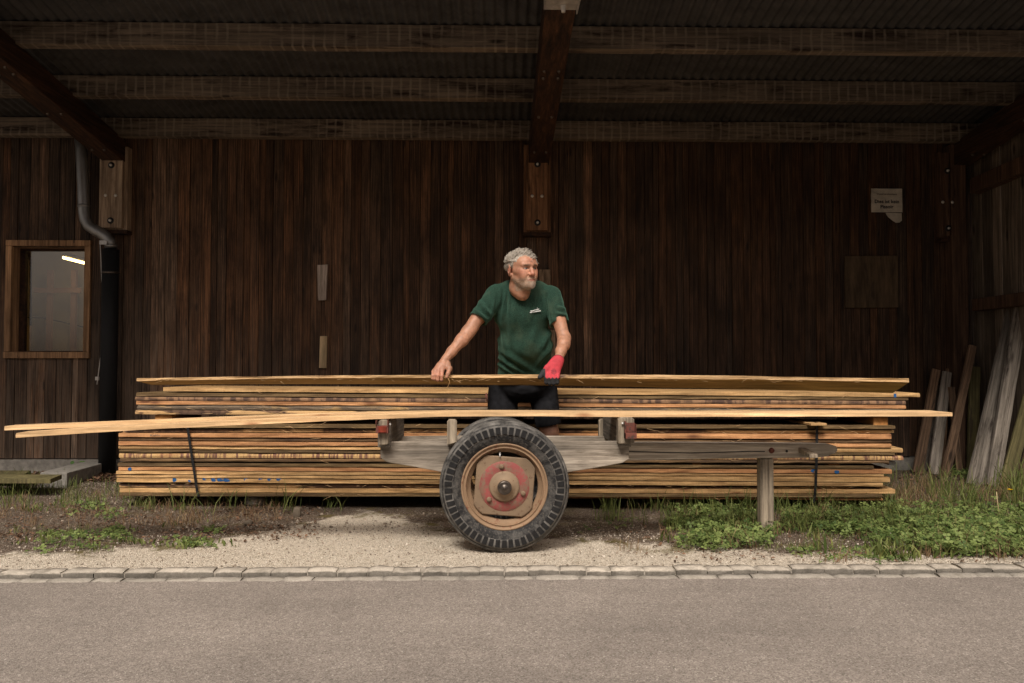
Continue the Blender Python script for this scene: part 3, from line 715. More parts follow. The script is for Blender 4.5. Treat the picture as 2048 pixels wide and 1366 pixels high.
SLW = [
 ('dark topmost board of the lower stack right under the gap', 250, 848.5, 856.5, 1791, 851, 858, 'olive', dict(splint=8)),
 ('splintery dark board second from the top of the lower stack', 246, 857.5, 865.3, 1788, 859.5, 866, 'mixb', dict(splint=14, raw=.5)),
 ('salmon board third in the lower stack with a pencilled word at its left end', 237, 866, 874.8, 1783, 867.5, 879, 'pink', {}),
 ('dark knotted board fourth in the lower stack under the salmon board', 237, 875.3, 882.2, 1783, 880, 886, 'dark', dict(splint=6, raw=.4)),
 ('thick orange pink board fifth in the lower stack', 237, 882.8, 891, 1783, 887.5, 895.5, 'pink', dict(wave=.002)),
 ('pale yellow board sixth in the lower stack sticking out at the right', 237, 891.4, 898.5, 1806, 896.5, 905, 'yel', dict(wave=.004, splint=5)),
 ('thin olive board seventh in the lower stack above the striped bark', 238, 899, 905.3, 1790, 906, 911, 'olive', dict(wave=.002)),
 ('board with yellow and purple striped bark edge in the middle of the lower stack', 238, 906, 915.7, 1807, 911.6, 921, 'stripe', dict(raw=.7)),
 ('dark board directly above the thin black gap of the lower stack', 239, 916.5, 923.5, 1778, 921.6, 927.5, 'dark', dict(splint=5, raw=.4)),
 ('olive board directly below the thin black gap of the lower stack', 235, 925.6, 932.8, 1748, 931.5, 938, 'olive', {}),
 ('orange board seventh from the bottom with blue paint smudges', 237, 933.4, 941.3, 1784, 939, 948.2, 'pink', {}),
 ('pale yellow board reaching furthest left, sixth from the bottom', 232, 941.8, 949, 1768, 948.9, 953.6, 'yel', dict(wave=.002)),
 ('pale shadowed board fifth from the bottom of the lower stack', 233, 950.2, 955.4, 1780, 954.2, 964.8, 'yel', dict(wave=.002)),
 ('yellow board with blue sprayed letter fragments near the left strap', 233, 956, 965, 1766, 965.4, 973.6, 'yel', {}),
 ('dark splintered board third from the bottom of the lower stack', 238, 966, 975.5, 1755, 974.2, 977.8, 'mixb', dict(raw=1.6, splint=18)),
 ('clean yellow board second from the bottom of the lower stack', 239, 976, 985.5, 1791, 978.4, 987.6, 'yel', {}),
 ('dark bottom board of the lower stack nearly touching the ground', 240, 986.2, 992.6, 1765, 988.5, 995.5, 'olive', dict(splint=3)),
]
for k, (lb, xa, a0, a1, xb, b0, b1, mt, op) in enumerate(SLW):
    jy = random.uniform(-.014, .016)
    ob = board('stacked_board', lb, (xa, a0, a1), (xb, b0, b1), Yf(xa) + jy, Yf(xb) + jy, M[mt], .66 + .04 * ((k * 5) % 4), group=GL, **op)
    def face(px, py): 
        t = (px - xa) / (xb - xa); A = P(xa, a0, Yf(xa) + jy); B = P(xb, b0, Yf(xb) + jy); Y = Yf(xa) + jy + (Yf(xb) - Yf(xa)) * t
        return P(px, py, Y - .0025)
    if k == 2:
        text_mesh('Kehler', .024, M['inkf'], 'pencil_word', ob, face(312, 872.6), xs=1.35)
    if k == 13:
        for (u0, u1, v0, v1) in ((345, 353, 956.5, 964), (376, 386, 959.5, 964), (405, 412, 956.5, 960.5), (422, 431, 956.5, 963), (434, 447, 956.5, 963), (447, 459, 957, 963.5), (488, 495, 956.5, 963), (517, 525, 956.5, 962.5), (535, 544, 956.5, 962), (553, 563, 956.5, 961.5)):
            pa_, pb_ = face(u0, v1), face(u1, v0); c = (pa_ + pb_) / 2; n_ = 14; vv = []
            for q_ in range(n_):
                an = 2 * math.pi * q_ / n_; ex = abs(math.cos(an)) ** .6 * (1 if math.cos(an) > 0 else -1); ez = abs(math.sin(an)) ** .6 * (1 if math.sin(an) > 0 else -1)
                vv.append((c.x + (pb_.x - pa_.x) / 2 * ex * random.uniform(.9, 1.1) - .002 * ez, c.y, c.z + (pb_.z - pa_.z) / 2 * ez))
            MB().add(vv + [(a_[0], a_[1] + .002, a_[2]) for a_ in vv], [tuple(range(n_))] + [(q_, q_ + n_, (q_ + 1) % n_ + n_, (q_ + 1) % n_) for q_ in range(n_)]).build('paint_mark', M['blue'], ob)
    if k == 10:
        for (u, v, r_) in ((260, 938, 4), (1627, 942, 5), (1674, 944, 6)):
            c = face(u, v); vv = [(c.x + r_ * .0036 * math.cos(a_ * .524) * random.uniform(.7, 1.2), c.y, c.z + .012 * math.sin(a_ * .524)) for a_ in range(12)]
            MB().add(vv + [(a_[0], a_[1] + .002, a_[2]) for a_ in vv], [tuple(range(12))] + [(q_, q_ + 12, (q_ + 1) % 12 + 12, (q_ + 1) % 12) for q_ in range(12)]).build('paint_mark', M['blue'], ob)
# thin extra boards at the right foot of the stack
ob = board('stacked_board', 'thin splintered brown board lowest at the right end of the lower stack', (1100, 993.5, 997), (1766, 996.2, 1001.5), Yf(1100) + .01, Yf(1766) + .01, M['pink'], .5, group=GL, seg=50)
# spacers
def block(name, pxa, pxb, pya, pyb, Y, depth, mat, label, group=None):
    a, b = P(pxa, pya, Y), P(pxb, pyb, Y)
    return props(MB().box(a.x, b.x, Y, Y + depth, b.z, a.z).build(name, mat, bevel=.003), label, 'block', group)
gsp = 'wooden spacers between the board layers'
block('spacer_block', 310, 343, 829.8, 856, 5.91, .6, M['orange'], 'thick orange spacer block at the left end between the two stacks', gsp)
block('spacer_block', 1747, 1776, 834.6, 851, 5.60, .6, M['orange'], 'thick orange spacer block at the right end between the two stacks', gsp)
block('spacer_block', 1622, 1654, 846.6, 851.5, 5.50, .5, M['yel'], 'flat yellow batten under the right strap on the lower stack', gsp)
block('spacer_block', 1020, 1046, 834, 852, 5.9, .5, M['dark'], 'dark spacer block between the stacks behind the legs of the man', gsp)
block('spacer_block', 1386, 1403, 927, 931.6, 5.66, .5, M['orange'], 'small orange spacer in the thin gap left of the cart prop', gsp)
block('spacer_block', 1658, 1679, 927.6, 933.4, 5.60, .5, M['orange'], 'small orange spacer in the thin gap right of the strap', gsp)
block('spacer_block', 560, 580, 924, 926.6, 5.86, .5, M['dark'], 'dark spacer in the thin gap of the lower stack at the left', gsp)
props(MB().box(P(1778, 925, 5.6).x, P(1791, 925, 5.6).x, 5.6, 6.0, P(1780, 930, 5.6).z, P(1780, 923, 5.6).z).build('metal_bar', M['galv']), 'grey metal bar end poking from the right side of the lower stack', 'bar')
# stones carrying the stack
def rock(name, c, sx, sy, sz, mat, label, seed=0, cat='stone'):
    import bmesh
    bm = bmesh.new(); bmesh.ops.create_icosphere(bm, subdivisions=3, radius=1)
    for v in bm.verts:
        n_ = noise.noise(v.co * 1.7 + Vector((seed, 0, 0))) * .25 + noise.noise(v.co * 5 + Vector((seed, 0, 0))) * .06
        q = v.co * (1 + n_); m_ = max(abs(q.x), abs(q.y), abs(q.z)); q = q.lerp(q / m_, .45)
        v.co = Vector((q.x * sx, q.y * sy, q.z * sz))
    me = bpy.data.meshes.new(name); bm.to_mesh(me); bm.free(); me.materials.append(mat)
    for p_ in me.polygons: p_.use_smooth = True
    o = bpy.data.objects.new(name, me); COL.objects.link(o); o.location = c
    return props(o, label, cat)
c = P(503, 1006, 5.86); rock('bearing_stone', (c.x, 6.02, .005), .088, .13, .045, M['concrete'], 'whitish broken stone block carrying the left part of the stack', 3)
c = P(1690, 1010, 5.65); rock('bearing_stone', (c.x, 5.82, .0), .085, .13, .05, M['concrete'], 'rounded dark stone carrying the right end of the stack', 8)
c = P(950, 1010, 5.8); rock('bearing_stone', (c.x, 6.05, .0), .09, .13, .05, M['concrete'], 'stone carrying the stack behind the cart wheel', 12)
# straps
def strap(pts, label, wpx=5):
    m = MB(); f = [P(x, y, Yf(x) - .022) for x, y in pts]
    m2 = []
    hw = Vector((wpx / 2 * 5.75 / F, 0, 0))
    vs = []
    for p_ in f: vs += [p_ - hw, p_ + hw, p_ + hw + Vector((0, .002, 0)), p_ - hw + Vector((0, .002, 0))]
    top = f[0] + Vector((0, .010, .003)); bk = top + Vector((0, .6, 0))
    fs = []
    for i in range(len(f) - 1):
        for k in range(4): fs.append((i * 4 + k, (i + 1) * 4 + k, (i + 1) * 4 + (k + 1) % 4, i * 4 + (k + 1) % 4))
    m.add(vs, fs); m.box(top.x - hw.x, top.x + hw.x, top.y - .008, top.y + .62, top.z - .002, top.z + .001)
    return props(m.build('strap', M['strap']), label, 'strap', 'black straps round the lower stack')
strap([(375, 847), (376, 862), (380, 890), (385, 922), (390, 955), (394, 982), (397, 993)], 'black strap slanting down the left part of the lower stack')
strap([(1634, 846), (1634, 870), (1633.5, 900), (1633, 930), (1632, 950), (1631.5, 970), (1630, 990), (1627, 1006)], 'black strap round the right part of the lower stack beyond the drawbar')

# held board
hl, hm, hr = (273, 756.5, 762.5), (990, 748.8, 757), (1818, 757, 766.2)
def hcurve(t): return .0
A, Mx, B = P(hl[0], hl[1], 4.98), P(990, 748.8, 4.94), P(hr[0], hr[1], 4.90)
tm = (990 - 273) / (1818 - 273); dzm = Mx.z - (A.z + (B.z - A.z) * tm)
held = board('raised_board', 'long rough edged board tilted up and held in both hands of the man', hl, hr, 4.98, 4.90, M['rawedge'], .215, rough=.004, wave=.004,
             twist=(.13, .32), bow=0, curve=lambda t: dzm * (1 - ((t - tm) / (tm if t < tm else 1 - tm)) ** 2), splint=30, topmat=M['gold'], seg=160)
# straw fibre in the man's thumb
props(MB().tube([P(896, 757, 4.9), P(899, 762, 4.895), P(898.5, 767, 4.89), P(896, 772, 4.89), P(893, 777, 4.89)], .0013, 4).build('bark_fibre', M['yel']), 'curled pale bark fibre dangling under the bare thumb', 'fibre')

# boards lying on the cart
def crv(pts, xa, xb, Y, z0, z1):
    def f(t):
        px = xa + (xb - xa) * t
        for (u0, v0), (u1, v1) in zip(pts, pts[1:]):
            if u0 <= px <= u1:
                s = (px - u0) / (u1 - u0); s2 = s; v = v0 + (v1 - v0) * s2; break
        else: v = pts[-1][1]
        return P(px, v, Y).z - (z0 + (z1 - z0) * t)
    return f
def smooth_pts(pts, n=60):
    xs = np.array([p[0] for p in pts], float); ys = np.array([p[1] for p in pts], float)
    X = np.linspace(xs[0], xs[-1], n); Y_ = np.interp(X, xs, ys)
    for _ in range(6): Y_[1:-1] = (Y_[:-2] + Y_[1:-1] * 2 + Y_[2:]) / 4
    return list(zip(X, Y_))
cp = smooth_pts([(31, 876), (220, 863), (480, 850), (740, 839), (860, 834.5), (1000, 833.2), (1240, 835.2), (1500, 835), (1905, 834)])
GC = 'planed boards lying across the cart'
board('loose_board', 'front planed pale board drooping left across the cart over the wheel', (31, 865.5, 876), (1905, 825.5, 834), 4.36, 4.40, M['pale'], .12, rough=.0008, group=GC,
      curve=crv(cp, 31, 1905, 4.37, P(31, 876, 4.36).z, P(1905, 834, 4.40).z), seg=120)
cp2 = smooth_pts([(8.5, 861.5), (220, 853), (480, 842), (740, 833.5), (900, 830.5), (1060, 831), (1240, 832), (1880, 830.6)])
board('loose_board', 'rear planed pale board on the cart showing above the front one at the left', (8.5, 851.5, 861.5), (1880, 822.8, 830.6), 4.50, 4.54, M['pale'], .11, rough=.0008, group=GC,
      curve=crv(cp2, 8.5, 1880, 4.52, P(8.5, 861.5, 4.50).z, P(1880, 830.6, 4.54).z), seg=120)

# ------------------------------------------------------------------ the cart
cart = empty('timber_cart', (.0, 4.75, 0), 'old two wheeled wooden cart with one drawbar and worn black tyres', 'cart')
Yb = 4.415
def XZ(px, py, Y=Yb): p = P(px, py, Y); return (p.x, p.z)
poly = [XZ(*q) for q in ((760, 884), (880, 882.6), (1008, 882), (1240, 883), (1258, 884), (1258, 918), (1245, 926), (1190, 936), (1135, 945), (1070, 952), (940, 952), (882, 944), (830, 934), (774, 924.5), (761, 916))]
MB().prism(poly[::-1], Yb, Yb + .045).build('side_rail', M['grey'], cart, bevel=.004)
polyb = [(x, z - .020) for x, z in poly]
MB().prism(polyb[::-1], 4.98, 5.025).build('side_rail', M['grey'], cart, bevel=.004)
XLb, XRb = P(782, 860, Yb).x, P(1236, 860, Yb).x
zr = P(1000, 883, Yb).z
MB().box(XLb - .07, XLb, Yb - .018, 5.05, zr - .03, P(770, 839.5, Yb).z - .004).build('bolster', M['greyY'], cart, bevel=.005)
MB().box(XRb, XRb + .07, Yb - .018, 5.05, zr - .03, P(1250, 835, Yb).z - .004).build('bolster', M['greyY'], cart, bevel=.005)
def post(pa_, pb_, pt, pbt, Y0, th, bt2=None):
    a = P(pa_, pt, Y0); b = P(pb_, pbt, Y0); cut = .012
    poly = [(a.x, a.z - cut), (a.x + cut * .7, a.z), (b.x - cut * .7, a.z), (b.x, a.z - cut), (b.x, (P(pb_, bt2, Y0).z if bt2 else b.z)), (a.x, b.z)]
    return MB().prism(poly[::-1], Y0, Y0 + th).build('stake', M['greyZ'], cart, bevel=.005)
post(757, 776, 839.5, 891, 4.345, .075, 889)
post(894, 913.5, 838.5, 890.5, 4.37, .043, 885)
post(1237, 1269, 835, 888, 4.345, .075, 886)
post(792, 800, 838, 882, 5.03, .05)
post(1198, 1213, 838, 882, 5.03, .05)
# reflector housings
a, b = P(752.5, 851, 4.325), P(777, 866.5, 4.325)
rh = MB().box(a.x, b.x, 4.31, 4.343, b.z, a.z).box(a.x, a.x + .004, 4.30, 4.343, a.z, a.z + .03).box(b.x - .004, b.x, 4.30, 4.343, a.z, a.z + .034).build('reflector_box', M['rustred'], cart, bevel=.003)
a, b = P(757, 852.5, 4.31), P(773, 864.5, 4.31); MB().box(a.x, b.x, 4.305, 4.309, b.z, a.z).build('reflector', plain('dirty_red_reflector', (.20, .035, .02), .35, nz=40, namt=.5), rh)
a, b = P(1249, 842, 4.325), P(1272, 877, 4.325)
r2 = MB().box(a.x, a.x + .005, 4.30, 4.343, b.z, a.z).box(b.x - .003, b.x, 4.31, 4.343, b.z, a.z - .015).box(a.x, b.x, 4.30, 4.343, b.z, b.z + .032).box(a.x + .006, b.x - .004, 4.338, 4.343, b.z + .034, a.z - .01).build('reflector_box', M['rustred'], cart, bevel=.002)
MB().lathe([(-.008, 0), (-.006, .006), (0, .007)], tuple(P(1245, 847, 4.338)), 10).build('screw', M['bolt'], r2)
MB().lathe([(-.008, 0), (-.006, .006), (0, .007)], tuple(P(780, 849, 4.34)), 10).build('screw', M['bolt'], rh)
# drawbar, prop leg, peg
Yd = 4.73
poly = [XZ(x, y, Yd) for x, y in ((1130, 885), (1258, 886), (1450, 886.5), (1632, 888.5), (1664, 889.5), (1674, 893), (1676, 901), (1672, 906), (1655, 913), (1632, 915.5), (1570, 916), (1450, 917.5), (1258, 921), (1130, 921))]
db = MB().prism(poly[::-1], Yd, Yd + .10).build('drawbar', M['bar'], cart, bevel=.006)
ck = [P(x, y, Yd - .0006) for x, y in ((1258, 903), (1300, 904), (1380, 906), (1440, 904.5), (1500, 902.5), (1530, 903))]
mk_ = MB()
for i in range(len(ck) - 1):
    h = .0028; a, b = ck[i], ck[i + 1]; mk_.add([a - Vector((0, 0, h)), b - Vector((0, 0, h)), b + Vector((0, 0, h)), a + Vector((0, 0, h))], [(0, 1, 2, 3)])
mk_.build('drying_crack', M['black'], db)
MB().lathe([(-.014, 0), (-.012, .012), (-.004, .0165), (0, .017)], tuple(P(1543, 901, Yd)), 12).build('bolt_head', M['rustred'], db)
MB().lathe([(-.0012, 0), (-.001, .008), (0, .008)], tuple(P(1573.5, 902.3, Yd)), 10).build('bolt_hole', M['black'], db)
a = P(1602, 900, Yd - .01); b = P(1628, 912, Yd - .17)
MB().beam(a + Vector((.01, .03, .0)), b, (1, 0, .0), (0, .2, 1), .045, .03, .05, .024).build('peg', M['greyZ'], db, bevel=.004)
a, b = P(1520.5, 917, Yd + .012), P(1549, 1063, Yd + .012)
MB().prism([(a.x, a.z), (b.x, a.z), (b.x - .001, b.z + .012), (b.x - .012, b.z), (a.x + .01, b.z + .002), (a.x, b.z + .014)], Yd + .012, Yd + .082).build('prop_leg', M['greyZ'], cart, bevel=.006)
MB().tube([(P(1009, 972, 4.3).x, 4.40, .338), (P(1009, 972, 4.3).x - .015, 5.15, .32)], .03, 12).build('axle', M['steel'], cart)
# cross bar between the wheels under the rails
MB().box(-.03, .10, 4.46, 4.98, .40, .47).build('axle_block', M['greyY'], cart, bevel=.005)

RW = .344
def make_wheel(c, rotd, front=True):
    cx, cy, cz = c
    w_ = empty('wheel', c, None, None); w_.parent = cart; w_.location = Vector(c) - cart.location
    hw = .074; rr = .229
    prof = [(-.045, rr - .004), (-.055, rr + .004), (-.066, rr + .03), (-.0735, rr + .055), (-.072, rr + .076), (-.066, RW - .022), (-.060, RW - .010), (-.048, RW - .003), (-.02, RW), (.02, RW), (.048, RW - .003), (.060, RW - .010), (.066, RW - .022), (.0735, rr + .055), (.066, rr + .03), (.055, rr + .004), (.045, rr - .004)]
    tb = MB().lathe(prof, (cx, cy, cz), 96).build('tyre', M['tyre'], w_)
    # shoulder band, lugs and the raised ring
    m = MB()
    m.lathe([(-.0725, rr + .047), (-.0742, rr + .052), (-.0746, rr + .068), (-.0742, rr + .0775), (-.0715, RW - .024), (-.0675, RW - .018), (-.066, RW - .021)], (cx, cy, cz), 96)
    m.lathe([(-.0605, RW - .0112), (-.0585, RW - .0065), (-.047, RW + .0005), (-.042, RW - .002)], (cx, cy, cz), 96)
    for a0 in (-.03, 0, .03): m.lathe([(a0 - .010, RW - .001), (a0 - .008, RW + .003), (a0 + .008, RW + .003), (a0 + .010, RW - .001)], (cx, cy, cz), 96)
    m.build('tread', M['tread'], tb)
    m = MB(); NL = 54
    for k in range(NL):
        a0 = 2 * math.pi * (k + .12) / NL; a1 = 2 * math.pi * (k + .84 + random.uniform(-.05, .03)) / NL; j = random.uniform(-.004, .003)
        ring = []
        for (ax_, r_) in ((-.072, rr + .048 + j), (-.0785, rr + .052 + j), (-.0775, RW - .027), (-.0705, RW - .0255)):
            ring.append([(cx + r_ * math.cos(a), cy + ax_, cz + r_ * math.sin(a)) for a in (a0, (a0 + a1) / 2, a1)])
        vs = [p for rg in ring for p in rg]
        fs = [(i * 3 + q, i * 3 + 3 + q, i * 3 + 4 + q, i * 3 + 1 + q) for i in range(3) for q in range(2)] + [(0, 3, 6, 9), (11, 8, 5, 2)]
        m.add(vs, fs)
    m.build('tread_block', M['lug'], tb).__setitem__('kind', 'stuff')
    # sidewall rings
    # rim
    prof = [(-.040, rr + .002), (-.052, rr + .004), (-.058, rr - .001), (-.055, rr - .007), (-.047, rr - .009), (-.045, rr - .020), (-.050, rr - .0215), (-.049, rr - .024), (-.040, rr - .0255), (-.018, rr - .032), (-.014, .183), (.0, .180), (.02, .183), (.03, rr - .03), (.05, rr - .008), (.055, rr + .003)]
    rim = MB().lathe(prof, (cx, cy, cz), 96).build('rim', M['rim'], w_)
    an = R(98); q = Vector((cx + .172 * math.cos(an), cy - .02, cz + .172 * math.sin(an)))
    MB().tube([q + Vector((0, .01, .012)), q + Vector((0, -.012, 0)), q + Vector((0, -.022, -.014))], [.006, .005, .003], 8).build('valve', M['clampsteel'], rim)
    # hub plate, rotated square with rounded corners
    N = 64; ro = R(rotd); vs = []
    for yy, s in ((-.030, .97), (-.027, 1.0), (-.012, 1.0)):
        for k in range(N):
            a = 2 * math.pi * k / N; e = 11
            r_ = .157 / ((abs(math.cos(a)) ** e + abs(math.sin(a)) ** e) ** (1 / e)); r_ = min(r_, .190)
            vs.append((cx + s * r_ * math.cos(a + ro), cy + yy, cz + s * r_ * math.sin(a + ro)))
    fs = [tuple(range(N))] + [(i * N + k, (i + 1) * N + k, (i + 1) * N + (k + 1) % N, i * N + (k + 1) % N) for i in range(2) for k in range(N)]
    hp = MB().add(vs, fs).build('hub_plate', M['plate'], w_)
    MB().lathe([(-.029, .135), (-.034, .130), (-.036, .10), (-.036, .080)], (cx, cy, cz), 64).build('red_ring', M['red'], hp)
    for a in (98, -20, -140):
        a = R(a); MB().lathe([(-.050, 0), (-.050, .011), (-.046, .0135), (-.034, .014)], (cx + .107 * math.cos(a), cy, cz + .107 * math.sin(a)), 12).build('wheel_nut', M['plate'], hp)
    hb = MB().lathe([(-.034, .082), (-.046, .079), (-.050, .070), (-.052, .058), (-.072, .045), (-.078, .038)], (cx, cy, cz), 48).build('hub', M['hub'], w_)
    MB().lathe([(-.074, .0385), (-.098, .037), (-.103, .032), (-.100, .026), (-.108, .016), (-.112, .0)], (cx, cy, cz), 32).build('hub_cap', M['steel'], hb)
    return w_
nc = P(1009, 972, 4.26)
make_wheel((nc.x, 4.335, .345), -4.5)
fc = P(997, 933, 5.13)
make_wheel((fc.x, 5.165, .318), 20)

# ------------------------------------------------------------------ old boards leaning at the right
def lean(top, bot, wt, wb_, Yt, Yb_, mat, label, th=.028):
    """top/bot: centre pixels, widths in pixels"""
    a = P(bot[0], bot[1], Yb_); b = P(top[0], top[1], Yt); d = (b - a).normalized()
    side = Vector((1, 0, 0)) - d * d.x; side.normalize(); up = d.cross(side)
    wa = wb_ * Yb_ / F; wb2 = wt * Yt / F
    a.z = min(a.z, gz(a.x, a.y) + .0); 
    L = (b - a).length
    o = MB().beam((0, 0, 0), (0, 0, L), (1, 0, 0), (0, 1, 0), wa, th, wb2, th, seg=14, jit=.002).build('leaning_board', mat, bevel=.003, origin=(0, 0, 0))
    if up.y < 0: side, up = -side, -up
    o.location = a; o.rotation_euler = Matrix((side, up, d)).transposed().to_euler()
    return props(o, label, 'board', 'old boards leaning in the corner')
lean((1872, 739), (1835, 947), 16, 21, 7.36, 7.18, M['leanB'], 'brown leaning board nearest the stack, leftmost of the old boards')
lean((1893, 743), (1867, 941), 18, 22, 7.30, 7.12, M['leanG'], 'pale grey leaning board second from the left beside the brown one')
lean((1877, 771), (1852, 935), 9, 10, 7.40, 7.34, M['leanG'], 'narrow grey board half hidden between the two leftmost leaning boards')
lean((1897, 737), (1880, 938), 9, 12, 7.40, 7.30, M['leanB'], 'thin brown board just showing behind the pale grey leaning board')
lean((1945, 691), (1890, 952), 14, 19, 7.18, 7.00, M['leanB'], 'red brown leaning board tilted against the corner post')
lean((1904, 774), (1918, 926), 12, 12, 7.24, 7.16, M['leanB'], 'short brown board tilted the other way behind the red brown one')
lean((1948, 733), (1944, 909), 20, 22, 7.22, 7.20, M['leanO'], 'upright mossy green board beside the corner post')
lean((2022, 609), (1951, 972), 12, 36, 6.95, 6.62, M['leanG'], 'broad tall grey board with a cracked edge leaning at the side wall', .035)
lean((2052, 556), (1984, 972), 28, 26, 6.85, 6.55, M['leanG'], 'tallest bluish grey board rising to the right picture edge', .035)
lean((2062, 772), (2012, 970), 22, 27, 6.75, 6.50, M['leanO'], 'greenish broad board low at the far right')
lean((2060, 890), (2042, 972), 16, 16, 6.5, 6.42, M['leanB'], 'short orange brown board at the far right edge')
lean((2068, 700), (2040, 930), 16, 16, 6.9, 6.8, M['leanB'], 'dark brown board standing behind the greenish one at the right edge')

# ------------------------------------------------------------------ left foreground: concrete beam and two planks
def beamtop(ptsTop, z, h, mat, name, label, cat, bevel=.006):
    q = [G(x, y, z) for x, y in ptsTop]
    return props(MB().hexa([Vector((p.x, p.y, z - h)) for p in q], q).build(name, mat, bevel=bevel), label, cat)
beamtop([(80, 945), (134, 945.5), (240, 917.5), (188, 916)], .125, .14, M['concrete'], 'concrete_beam', 'grey concrete beam lying diagonally by the foot of the left wall', 'beam')
beamtop([(-130, 950.5), (43, 951), (62, 941), (-110, 940.5)], .10, .035, M['leanO'], 'ground_plank', 'rear of the two weathered planks lying in the grass at far left', 'plank', .002)
beamtop([(-160, 957.5), (101, 958), (124, 949), (-140, 948.5)], .125, .035, M['leanO'], 'ground_plank', 'front weathered plank pointing right toward the concrete beam at left', 'plank', .002)
#PART2
# ------------------------------------------------------------------ implicit surfaces for the man
V = lambda p: np.array([p[0], p[1], p[2]], float)
class SDF:
    def __init__(s): s.p = []
    def cap(s, a, b, ra, rb=None, k=.02, op='add'):
        a, b = V(a), V(b); rb = ra if rb is None else rb; ba = b - a; L2 = max(ba @ ba, 1e-9)
        def f(P_):
            q = P_ - a; t = np.clip(q @ ba / L2, 0, 1); q = q - t[:, None] * ba
            return np.sqrt((q * q).sum(1)) - (ra + (rb - ra) * t)
        s.p.append((f, k, op)); return s
    def chain(s, pts, rad, k=.01, op='add'):
        for i in range(len(pts) - 1): s.cap(pts[i], pts[i + 1], rad[i], rad[i + 1], k if i else k, op)
        return s
    def ell(s, c, r, M_=None, k=.02, op='add'):
        c = V(c); r = np.array(r, float); Mi = None if M_ is None else np.array(M_.inverted() if hasattr(M_, 'inverted') else M_)[:3, :3]
        def f(P_):
            q = P_ - c
            if Mi is not None: q = q @ Mi.T
            k0 = np.sqrt(((q / r) ** 2).sum(1)); k1 = np.sqrt(((q / (r * r)) ** 2).sum(1)) + 1e-9
            return k0 * (k0 - 1) / k1
        s.p.append((f, k, op)); return s
    def plane(s, c, n, k=.004, op='int'):
        c = V(c); n = V(n); n = n / np.sqrt(n @ n)
        s.p.append((lambda P_: (P_ - c) @ n, k, op)); return s
    def disp(s, fn): s.p.append((fn, 0, 'disp')); return s
    @staticmethod
    def smin(a, b, k):
        h = np.clip(.5 + .5 * (b - a) / k, 0, 1); return b + (a - b) * h - k * h * (1 - h)
    def ev(s, P_, prims=None):
        d = np.full(len(P_), 1e3)
        for f, k, op in (prims if prims is not None else s.p):
            v = f(P_)
            if op == 'add': d = s.smin(d, v, k)
            elif op == 'sub': d = -s.smin(-d, v, k)
            elif op == 'int': d = -s.smin(-d, -v, k)
            else: d = d + v
        return d
    def mesh(s, lo, hi, h, n=14):
        lo = np.array(lo, float); hi = np.array(hi, float); B = n * h
        nb = np.ceil((hi - lo) / B).astype(int)
        gi = np.stack(np.meshgrid(*[np.arange(x) for x in nb], indexing='ij'), -1).reshape(-1, 3)
        cen = lo + (gi + .5) * B; rad = B * math.sqrt(3) / 2
        d = s.ev(cen); act = np.abs(d) < rad * 1.35 + .008
        gi = gi[act]; cen = cen[act]
        cv = []
        for f, k, op in s.p: cv.append(f(cen) if op in ('add', 'sub') else np.zeros(len(cen)))
        ar = np.arange(n + 1); off = np.stack(np.meshgrid(ar, ar, ar, indexing='ij'), -1).reshape(-1, 3)
        NYZ = 100000; ids = []; vps = []; quads = []
        adds = [i for i, q in enumerate(s.p) if q[2] == 'add']
        for b in range(len(gi)):
            mn = min(cv[i][b] for i in adds)
            pr = []
            for i, q in enumerate(s.p):
                if q[2] == 'add' and cv[i][b] > max(mn, 0) + 2.4 * rad + q[1] * 2: continue
                if q[2] == 'sub' and cv[i][b] > 2.2 * rad + q[1] * 2: continue
                pr.append(q)
            g0 = gi[b] * n; S = s.ev(lo + (g0 + off) * h, pr).reshape(n + 1, n + 1, n + 1)
            I = S < 0
            if I.all() or not I.any(): continue
            c = [[[I[x:x + n, y:y + n, z:z + n] for z in (0, 1)] for y in (0, 1)] for x in (0, 1)]
            cnt = sum(c[x][y][z].astype(int) for x in (0, 1) for y in (0, 1) for z in (0, 1))
            idx = np.argwhere((cnt > 0) & (cnt < 8))
            if len(idx) == 0: continue
            acc = np.zeros((len(idx), 3)); num = np.zeros(len(idx))
            for ax in range(3):
                o1, o2 = [q for q in range(3) if q != ax]
                for u in (0, 1):
                    for v in (0, 1):
                        a = idx.copy(); a[:, o1] += u; a[:, o2] += v; bb = a.copy(); bb[:, ax] += 1
                        sa = S[a[:, 0], a[:, 1], a[:, 2]]; sb = S[bb[:, 0], bb[:, 1], bb[:, 2]]
                        m_ = (sa < 0) != (sb < 0); t = sa[m_] / (sa[m_] - sb[m_])
                        q = a[m_].astype(float); q[:, ax] += t; acc[m_] += q; num[m_] += 1
            vps.append(lo + (g0 + acc / num[:, None]) * h)
            gid = (g0 + idx).astype(np.int64) + 2; ids.append((gid[:, 0] * NYZ + gid[:, 1]) * NYZ + gid[:, 2])
            for ax in range(3):
                o1, o2 = (ax + 1) % 3, (ax + 2) % 3
                sl = [slice(0, n)] * 3; s2 = list(sl); s2[ax] = slice(1, n + 1)
                A_, B_ = I[tuple(sl)], I[tuple(s2)]
                for sgn, mask in ((1, A_ & ~B_), (-1, ~A_ & B_)):
                    e = np.argwhere(mask)
                    if len(e) == 0: continue
                    e = e + g0 + 2; qs = []
                    for du, dv in ((-1, -1), (0, -1), (0, 0), (-1, 0)):
                        x = e.astype(np.int64).copy(); x[:, o1] += du; x[:, o2] += dv
                        qs.append((x[:, 0] * NYZ + x[:, 1]) * NYZ + x[:, 2])
                    if sgn < 0: qs = qs[::-1]
                    quads.append(np.stack(qs, 1))
        ids = np.concatenate(ids); vp = np.concatenate(vps); qd = np.concatenate(quads)
        o = np.argsort(ids); ids = ids[o]; vp = vp[o]
